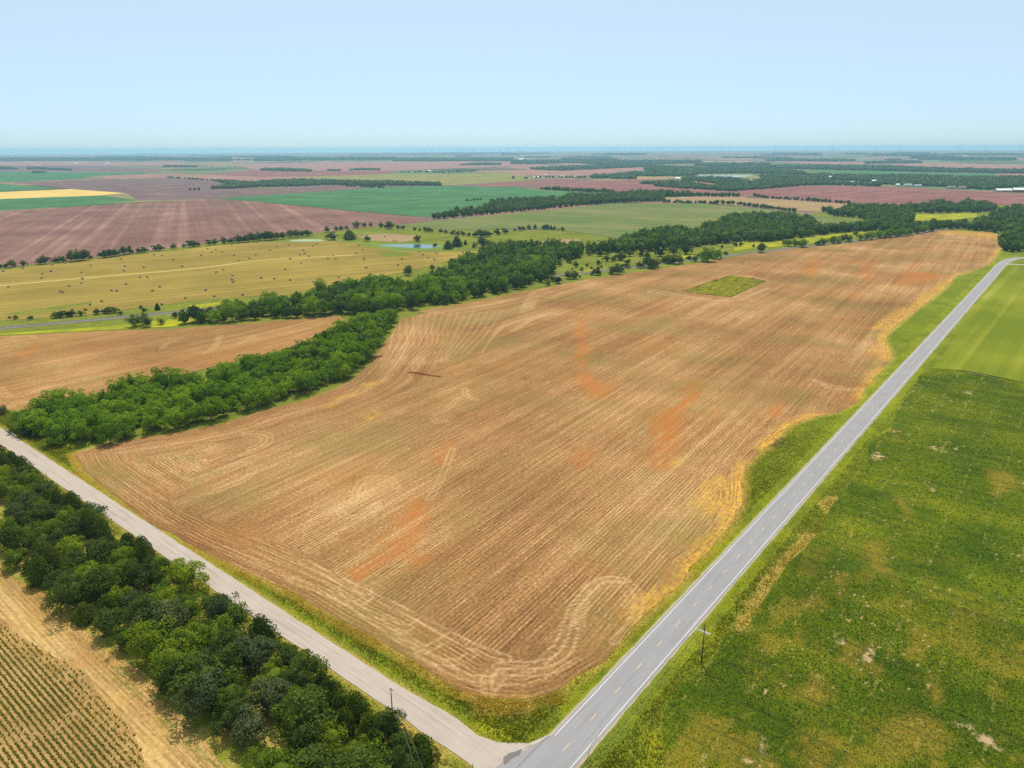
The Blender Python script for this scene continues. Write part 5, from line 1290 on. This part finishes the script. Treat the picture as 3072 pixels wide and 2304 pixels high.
# ------------------------------------------------------------------ farm buildings far off
def building(px, py, w, d, h, rh, wall, roof, rz, label, name="barn", cat="barn", chimney=False):
    X, Y = W(px, py)
    b = thing(name, label, cat, (X, Y, 0), HEAD + rz)
    ob("wall", MB().box((0, 0, h / 2 - .3), (w, d, h + .6)).add([(-w / 2, -d / 2, h), (-w / 2, d / 2, h), (-w / 2, 0, h + rh), (w / 2, -d / 2, h), (w / 2, d / 2, h), (w / 2, 0, h + rh)], [(0, 2, 1), (3, 4, 5)]).mesh("wall", wall), parent=b)
    e = .6; k = rh / (d / 2)
    for sgn in (-1, 1):
        y0, z0 = sgn * (d / 2 + e), h - e * k + .06; y1, z1 = 0, h + rh + .06; T = .18
        Vv = [(-w / 2 - e, y0, z0), (w / 2 + e, y0, z0), (w / 2 + e, y1, z1), (-w / 2 - e, y1, z1)]; Vv += [(x_, y_, z_ + T) for x_, y_, z_ in Vv]
        r_ = ob("roof_slope", MB().add(Vv, [(0, 3, 2, 1), (4, 5, 6, 7), (0, 1, 5, 4), (1, 2, 6, 5), (2, 3, 7, 6), (3, 0, 4, 7)]).mesh("roof_slope", roof), parent=b)
    if chimney: ob("chimney", MB().box((w * .25, .8, h + rh * .9), (.9, .9, 1.8)).mesh("chimney", M_RGREY), parent=b)
    ob("door", MB().box((0, -d / 2 - .04, h * .38), (w * .16, .1, h * .76)).mesh("door", M_DOOR), parent=b)
    for q in (-.32, .32): ob("window", MB().box((q * w, -d / 2 - .04, h * .55), (w * .07, .1, h * .25)).mesh("window", M_DOOR), parent=b)
H_ = dict(name="farmhouse", cat="house", chimney=True)
building(228, 493, 34, 16, 8, 5, M_BWALL, M_RWHITE, .2, "white barn far left, left of two white specks below the horizon woods")
building(323, 493, 38, 16, 8, 5, M_BWALL, M_RWHITE, .1, "white barn far left, right of two white specks below the horizon woods")
building(1288, 516, 15, 11, 7, 4, M_BWALL, M_RWHITE, .3, "bright white farmhouse among trees in the centre distance", **H_)
building(1311, 517, 20, 12, 6, 4, M_BWALL, M_RBLUE, -.2, "low white shed right of the bright white farmhouse", "shed", "shed")
building(1612, 533, 34, 10, 4, 3, M_BWALL, M_RWHITE, .05, "long low white shed under trees left of the field road houses", "shed", "shed")
building(1637, 531, 9, 9, 11, 4, M_BWALL, M_RWHITE, .4, "tall narrow white house between two dark trees", "farmhouse", "house")
building(1663, 533, 16, 8, 4, 3, M_BTAN, M_RGREY, .1, "small tan shed right of the tall narrow white house", "shed", "shed")
building(1688, 533, 20, 11, 6, 4, M_BWALL, M_RWHITE, .2, "white house with pale roof under a big dark tree", **H_)
building(1727, 533, 18, 10, 5, 4, M_BWALL, M_RBLUE, -.1, "small grey-roofed house at the right end of the roadside trees", **H_)
building(2042, 513, 40, 14, 6, 4, M_BWALL, M_RWHITE, .0, "long white roof in the woods left above the lagoon", "shed", "shed")
building(2074, 514, 18, 12, 6, 4, M_BWALL, M_RWHITE, .3, "small white roof in the woods just above the lagoon's left tip", "shed", "shed")
building(2016, 541, 28, 12, 5, 4, M_BTAN, M_RGREY, .1, "grey-roofed shed at the tip of the woods below the lagoon", "shed", "shed")
building(2034, 538, 22, 12, 5, 4, M_BWALL, M_RWHITE, -.2, "white-roofed shed behind the grey-roofed one below the lagoon", "shed", "shed")
building(2236, 550, 16, 10, 5, 4, M_BWALL, M_RWHITE, .1, "low white house in the woods right below the lagoon, left of two", **H_)
building(2252, 548, 14, 12, 8, 5, M_BWALL, M_RWHITE, .5, "gabled white house in the woods right below the lagoon, right of two", **H_)
building(2489, 537, 16, 12, 9, 5, M_BWALL, M_RWHITE, .4, "cream gabled house at the woods' edge above the dark red field", **H_)
building(2554, 552, 15, 11, 7, 4, M_BWALL, M_RBLUE, .2, "blue-grey roofed house in trees above the dark red field", **H_)
building(2626, 546, 34, 14, 5, 4, M_BRED, M_RWHITE, .0, "long white-roofed barn with red walls on the pale farmyard", )
building(2652, 544, 22, 14, 5, 4, M_BWALL, M_RWHITE, .2, "white-roofed shed right of the red-walled barn", "shed", "shed")
building(2674, 543, 18, 12, 5, 4, M_BWALL, M_RWHITE, .3, "small white shed half hidden by trees, third roof right of the farmyard", "shed", "shed")
building(2692, 558, 14, 10, 5, 4, M_BWALL, M_RWHITE, .1, "small white house right at the dark red field's far edge", **H_)
building(2722, 559, 30, 14, 5, 5, M_BWALL, M_RBLUE, .1, "blue-roofed farm shed at the dark red field's far edge, left of two", "shed", "shed")
building(2752, 560, 26, 12, 4, 4, M_BTAN, M_RBLUE, -.1, "blue-roofed low shed at the dark red field's far edge, right of two", "shed", "shed")
building(2852, 566, 30, 12, 5, 4, M_BTAN, M_RGREY, .0, "tan building left in the pale yard row beyond the dark red field", "shed", "shed")
building(2884, 567, 26, 12, 5, 4, M_BTAN, M_RGREY, .1, "tan building right in the pale yard row beyond the dark red field", "shed", "shed")
building(2954, 567, 18, 11, 5, 4, M_BWALL, M_RWHITE, .1, "small white shed between tree clumps near the big farm", "shed", "shed")
building(2968, 567, 16, 11, 6, 4, M_BWALL, M_RWHITE, .3, "small white house left of the big farm sheds", **H_)
building(3008, 576, 52, 18, 6, 5, M_BTAN, M_RWHITE, .05, "longest white-roofed farm shed at the right, before dark trees", "shed", "shed")
building(3056, 575, 34, 18, 6, 6, M_BRED, M_RWHITE, -.35, "red barn with white roof at the far right edge", )
building(1564, 480, 60, 30, 10, 6, M_BWALL, M_RWHITE, .0, "single white roof high in the blue horizon woods", "shed", "shed")

# ------------------------------------------------------------------ wind farm on the horizon
tower = MB().tube([(0, 0, -2), (0, 0, 50), (0, 0, 98)], [4.2, 3.6, 3.0], 12).mesh("tower", M_TURB, True)
nac = MB().box((0, 1.5, 99.5), (4, 11, 4)).mesh("nacelle", M_TURB); hub = MB().tube([(0, -3.8, 99.5), (0, -6.2, 99.5), (0, -7.2, 99.5)], [2.0, 1.7, .4], 10).mesh("hub", M_TURB, True)
blade = MB().add([(-2, -5.6, 1), (2, -5.6, 1), (4, -5.5, 12), (-1.8, -5.6, 12), (-1.2, -5.6, 52), (1, -5.6, 52), (-2, -5.1, 1), (2, -5.1, 1), (4, -5.2, 12), (-1.8, -5.2, 12), (-1.2, -5.4, 52), (1, -5.4, 52)],
                 [(0, 1, 2, 3), (3, 2, 5, 4), (6, 9, 8, 7), (9, 10, 11, 8), (0, 3, 9, 6), (3, 4, 10, 9), (1, 7, 8, 2), (2, 8, 11, 5), (4, 5, 11, 10), (0, 6, 7, 1)]).mesh("blade", M_TURB)
TX = [768 + .3472 * q for q in (1350, 1415, 1455, 1520, 1740, 1780, 1875, 1960, 2020, 2115, 2170)] + [1536 + .3472 * q for q in (55, 80, 215, 245, 295, 408, 527, 680, 750, 782, 850, 885, 915, 980, 1048, 1120, 1170, 1255, 1297, 1400, 1440, 1612, 1667, 1797, 1880, 2090)] + [2304 + .3472 * q for q in (62, 335, 553, 928, 1138, 1645, 1672, 1870, 2180)]
ORD = ["rightmost", "second from right", "third from right", "fourth from right", "fifth from right", "sixth from right", "seventh from right", "eighth from right", "ninth from right"]
for i, px in enumerate(TX):
    near = px > 2300
    dist = rngs.uniform(11500, 13500) if near else rngs.uniform(14500, 18500)
    r, f, u = ray(px, 452); d = cam_to_world(r, f, 0).normalized() * dist
    n_ = len(TX) - 1 - i
    lab = f"white wind turbine on the horizon, {ORD[n_]} of the row" if n_ < 9 else f"faint tiny {nth(n_ + 1)} wind turbine from the right on the horizon"
    t_ = thing("wind_turbine", lab, "wind turbine", (d.x, d.y, float(rise(d.x, d.y)) - .4), HEAD + rngs.uniform(-.5, .5), "wind farm on the horizon")
    ob("tower", tower, parent=t_); ob("nacelle", nac, parent=t_); h_ = ob("hub", hub, parent=t_)
    a0_ = rngs.uniform(0, 2.1)
    for k in range(3):
        b_ = ob("blade", blade, parent=t_, loc=(0, 0, 99.5)); b_.rotation_euler = (0, a0_ + k * 2.0944, 0)

# ------------------------------------------------------------------ ground cover
def tuft_mesh(name, P, h, w, tv, mat, seed, blades=3, lean=.35):
    """upright little blades in bunches"""
    rng = np.random.default_rng(seed); n = len(P)
    P = np.repeat(P, blades, 0); h = np.repeat(np.broadcast_to(h, (n,)), blades) * rng.uniform(.6, 1.25, n * blades); w = np.repeat(np.broadcast_to(w, (n,)), blades); tv = np.repeat(tv, blades)
    a = rng.uniform(0, 2 * math.pi, n * blades); D = np.column_stack([np.cos(a), np.sin(a), 0 * a]); a2 = rng.uniform(0, 2 * math.pi, n * blades)
    L = np.column_stack([np.cos(a2), np.sin(a2), 0 * a2]) * (h * lean * rng.uniform(.2, 1.4, n * blades))[:, None]
    B = P + L * .25; T = P + L; T[:, 2] += h
    hw = (w * .5)[:, None]
    V = np.stack([B - D * hw, B + D * hw, T + D * hw * .55, T - D * hw * .55], 1).reshape(-1, 3); F = np.arange(len(V)).reshape(-1, 4)
    return mesh_np(name, V, F, mat, fattr=dict(lv=rng.random(len(F)), tv=np.clip(tv + rng.normal(size=len(F)) * .08, 0, 1)))

rngg = np.random.default_rng(33)
def scatter(n, x0, x1, y0, y1):
    return rngg.uniform(x0, x1, n), rngg.uniform(y0, y1, n)
X, Y = np.concatenate([scatter(90000, -460, -60, 88, 122), scatter(150000, -112, -40, 110, 440), scatter(30000, -112, -40, 330, 700)], 1)
ok = inside(X, Y, VERGE) & ~inside(X, Y, SOY) & ~inside(X, Y, GRAV) & (np.abs(X + 75.8) > 6.4) & ~inside(X, Y, FIELD) & ~((Y < 93) & (X < -92)) & ~((np.abs(Y - 101.2) < 4.2) & (X < -80)) & ~((X < -120) & (Y > 117)) & ~inside(X, Y, LAWN)
ok &= (rngg.random(len(X)) < 1 - .92 * sstep(200, 440, Y)) | (Y > 440)
ok &= rngg.random(len(X)) < 1 - sstep(420, 690, Y)
X, Y = X[ok], Y[ok]
va = verge_attrs(X, Y)
dF = nearest_on(X, Y, FIELD, True)[0]
mow = (np.abs(X + 75.8) < 9.5) & (Y > 110) | ((np.abs(Y - 101.2) < 6.5) & (X < -85))
hh = np.where(mow, .16, .34) * (.6 + .8 * fbm(X, Y, 6, 2)); tv = np.clip(.28 + .5 * (fbm(X, Y, 10, 8) - .4) + .55 * va["yel"] + .25 * va["brt"] - .1 * va["drk"], 0, 1)
dry = (dF < 3.4) & (rngg.random(len(X)) < .55 + .4 * (Y < 130)) | (va["yel"] > .6) & (rngg.random(len(X)) < .4)
g = np.column_stack([X, Y, np.full(len(X), -.1)])
ob("verge_grass_tufts", tuft_mesh("verge_grass_tufts", g[~dry], hh[~dry], np.where(mow[~dry], .13, .17), tv[~dry], G_TUFT, 1, 3, .9), kind="stuff")
ob("dry_weed_stalks", tuft_mesh("dry_weed_stalks", g[dry], .30 * (.5 + fbm(X, Y, 5, 9))[dry], .15, np.clip(.55 + .6 * (fbm(X, Y, 7, 5) - .5) - .3 * va["drk"], 0, 1)[dry], G_DRY, 2, 3, 1.1), kind="stuff")
# clumps of tall weeds: field corner, ditch, soybean rim
X, Y = np.concatenate([scatter(3500, -110, -84, 106, 130), scatter(5000, -300, -110, 107, 116), scatter(6000, -70, -50, 115, 330)], 1)
dF = nearest_on(X, Y, FIELD, True)[0]; dS = nearest_on(X, Y, SOY, True)[0]
ok = ~inside(X, Y, SOY) & ((dF < 4.5) & ~inside(X, Y, FIELD) | (dS < 3.0) & (fbm(X, Y, 8, 4) > .45)) & ~inside(X, Y, GRAV) & (np.abs(X + 75.8) > 8) & (fbm(X, Y, 6, 14) > .42)
X, Y = X[ok], Y[ok]
ob("tall_weeds", tuft_mesh("tall_weeds", np.column_stack([X, Y, np.full(len(X), -.1)]), .55, .2, np.where(X > -72, .35, .65) + .5 * (fbm(X, Y, 9, 6) - .3), leaf_mat("tall_weed_leaves", (.14, .16, .025), (.34, .29, .04), (.62, .44, .09), use_obj=False, transl=.5), 3, 3, 1.0), kind="stuff")
# soybean leaves over the canopy
X, Y = np.concatenate([scatter(130000, -75, 30, 100, 240), scatter(70000, -75, 30, 240, 560)], 1)
ok = inside(X, Y, SOY); X, Y = X[ok], Y[ok]
sa = soy_attrs(X, Y); z_ = soy_z(X, Y); ok = (z_ > .16) & (rngg.random(len(X)) > .75 * sa["och"]) & (rngg.random(len(X)) > sa["gap"]); X, Y, z_ = X[ok], Y[ok], z_[ok]; sa = {k_: v_[ok] for k_, v_ in sa.items()}
Nn = np.column_stack([rngg.normal(size=len(X)) * .5, rngg.normal(size=len(X)) * .5, np.ones(len(X))])
V, F = cards(np.column_stack([X, Y, z_ + rngg.uniform(-.02, .16, len(X))]), Nn, np.where(Y < 240, .30, .42) * rngg.uniform(.6, 1.3, len(X)), .8, rngg)
tv = np.clip(.36 + .7 * (fbm(X * .25, Y, 9, 51) - .5) + .5 * (fbm(X, Y, 30, 52) - .5) + .5 * sa["och"], 0, 1)
ob("soybean_plants", mesh_np("soybean_plants", V, F, G_SOY, fattr=dict(lv=rngg.random(len(F)), tv=tv)), kind="stuff")
# drilled row crop, lower left
ys = np.arange(6, 62, 1.3); XX = []; YY = []
for y in ys:
    x = np.arange(-330, -110, .26); XX.append(x + rngg.normal(size=len(x)) * .08); YY.append(np.full(len(x), y) + rngg.normal(size=len(x)) * .07)
X, Y = np.concatenate(XX), np.concatenate(YY); dC = nearest_on(X, Y, CROP, True)[0]; ok = inside(X, Y, CROP) & (rngg.random(len(X)) < .25 + .75 * sstep(0, 9, dC)) & (rngg.random(len(X)) > .06 + .5 * sstep(.55, .7, fbm(X, Y, 14, 3))); X, Y = X[ok], Y[ok]
ob("row_crop_plants", tuft_mesh("row_crop_plants", np.column_stack([X, Y, np.full(len(X), .02)]), .42, .44, np.clip(.35 + .7 * (fbm(X, Y, 15, 7) - .4), 0, 1), G_ROW, 5, 4, .55), kind="stuff")
X, Y = scatter(14000, -330, -110, 20, 66); dC = nearest_on(X, Y, CROP, True)[0]
ok = (dC < 5) & inside(X, Y, CROP) | (inside(X, Y, MARGIN) & (Y > 57)) ; X, Y = X[ok], Y[ok]
ob("dry_margin_stalks", tuft_mesh("dry_margin_stalks", np.column_stack([X, Y, np.full(len(X), 0.0)]), .5, .12, np.clip(.45 + .5 * (fbm(X, Y, 5, 3) - .4), 0, 1), G_DRY, 6), kind="stuff")
# weeds in the standing plot and along the railway corridor
X, Y = scatter(26000, -325, -255, 665, 800); ok = inside(X, Y, PLOT); X, Y = X[ok], Y[ok]
ob("plot_weeds", tuft_mesh("plot_weeds", np.column_stack([X, Y, np.full(len(X), .2)]), .4, .28, np.clip(.6 + .7 * (fbm(X, Y, 12, 4) - .5), 0, 1), G_TUFT, 7), kind="stuff")

# ------------------------------------------------------------------ summer haze
t = NT("summer_haze")
pv = t.n("ShaderNodeVolumePrincipled"); pv.inputs["Color"].default_value = (.45, .78, 1.0, 1); pv.inputs["Density"].default_value = 5.5e-5; pv.inputs["Anisotropy"].default_value = .3
t.l(pv.outputs[0], t.out.inputs["Volume"])
hz = MB().box((0, 0, 83.0), (66000, 66000, 172.0)).mesh("haze", t.m)
ob("haze", hz, kind="stuff")
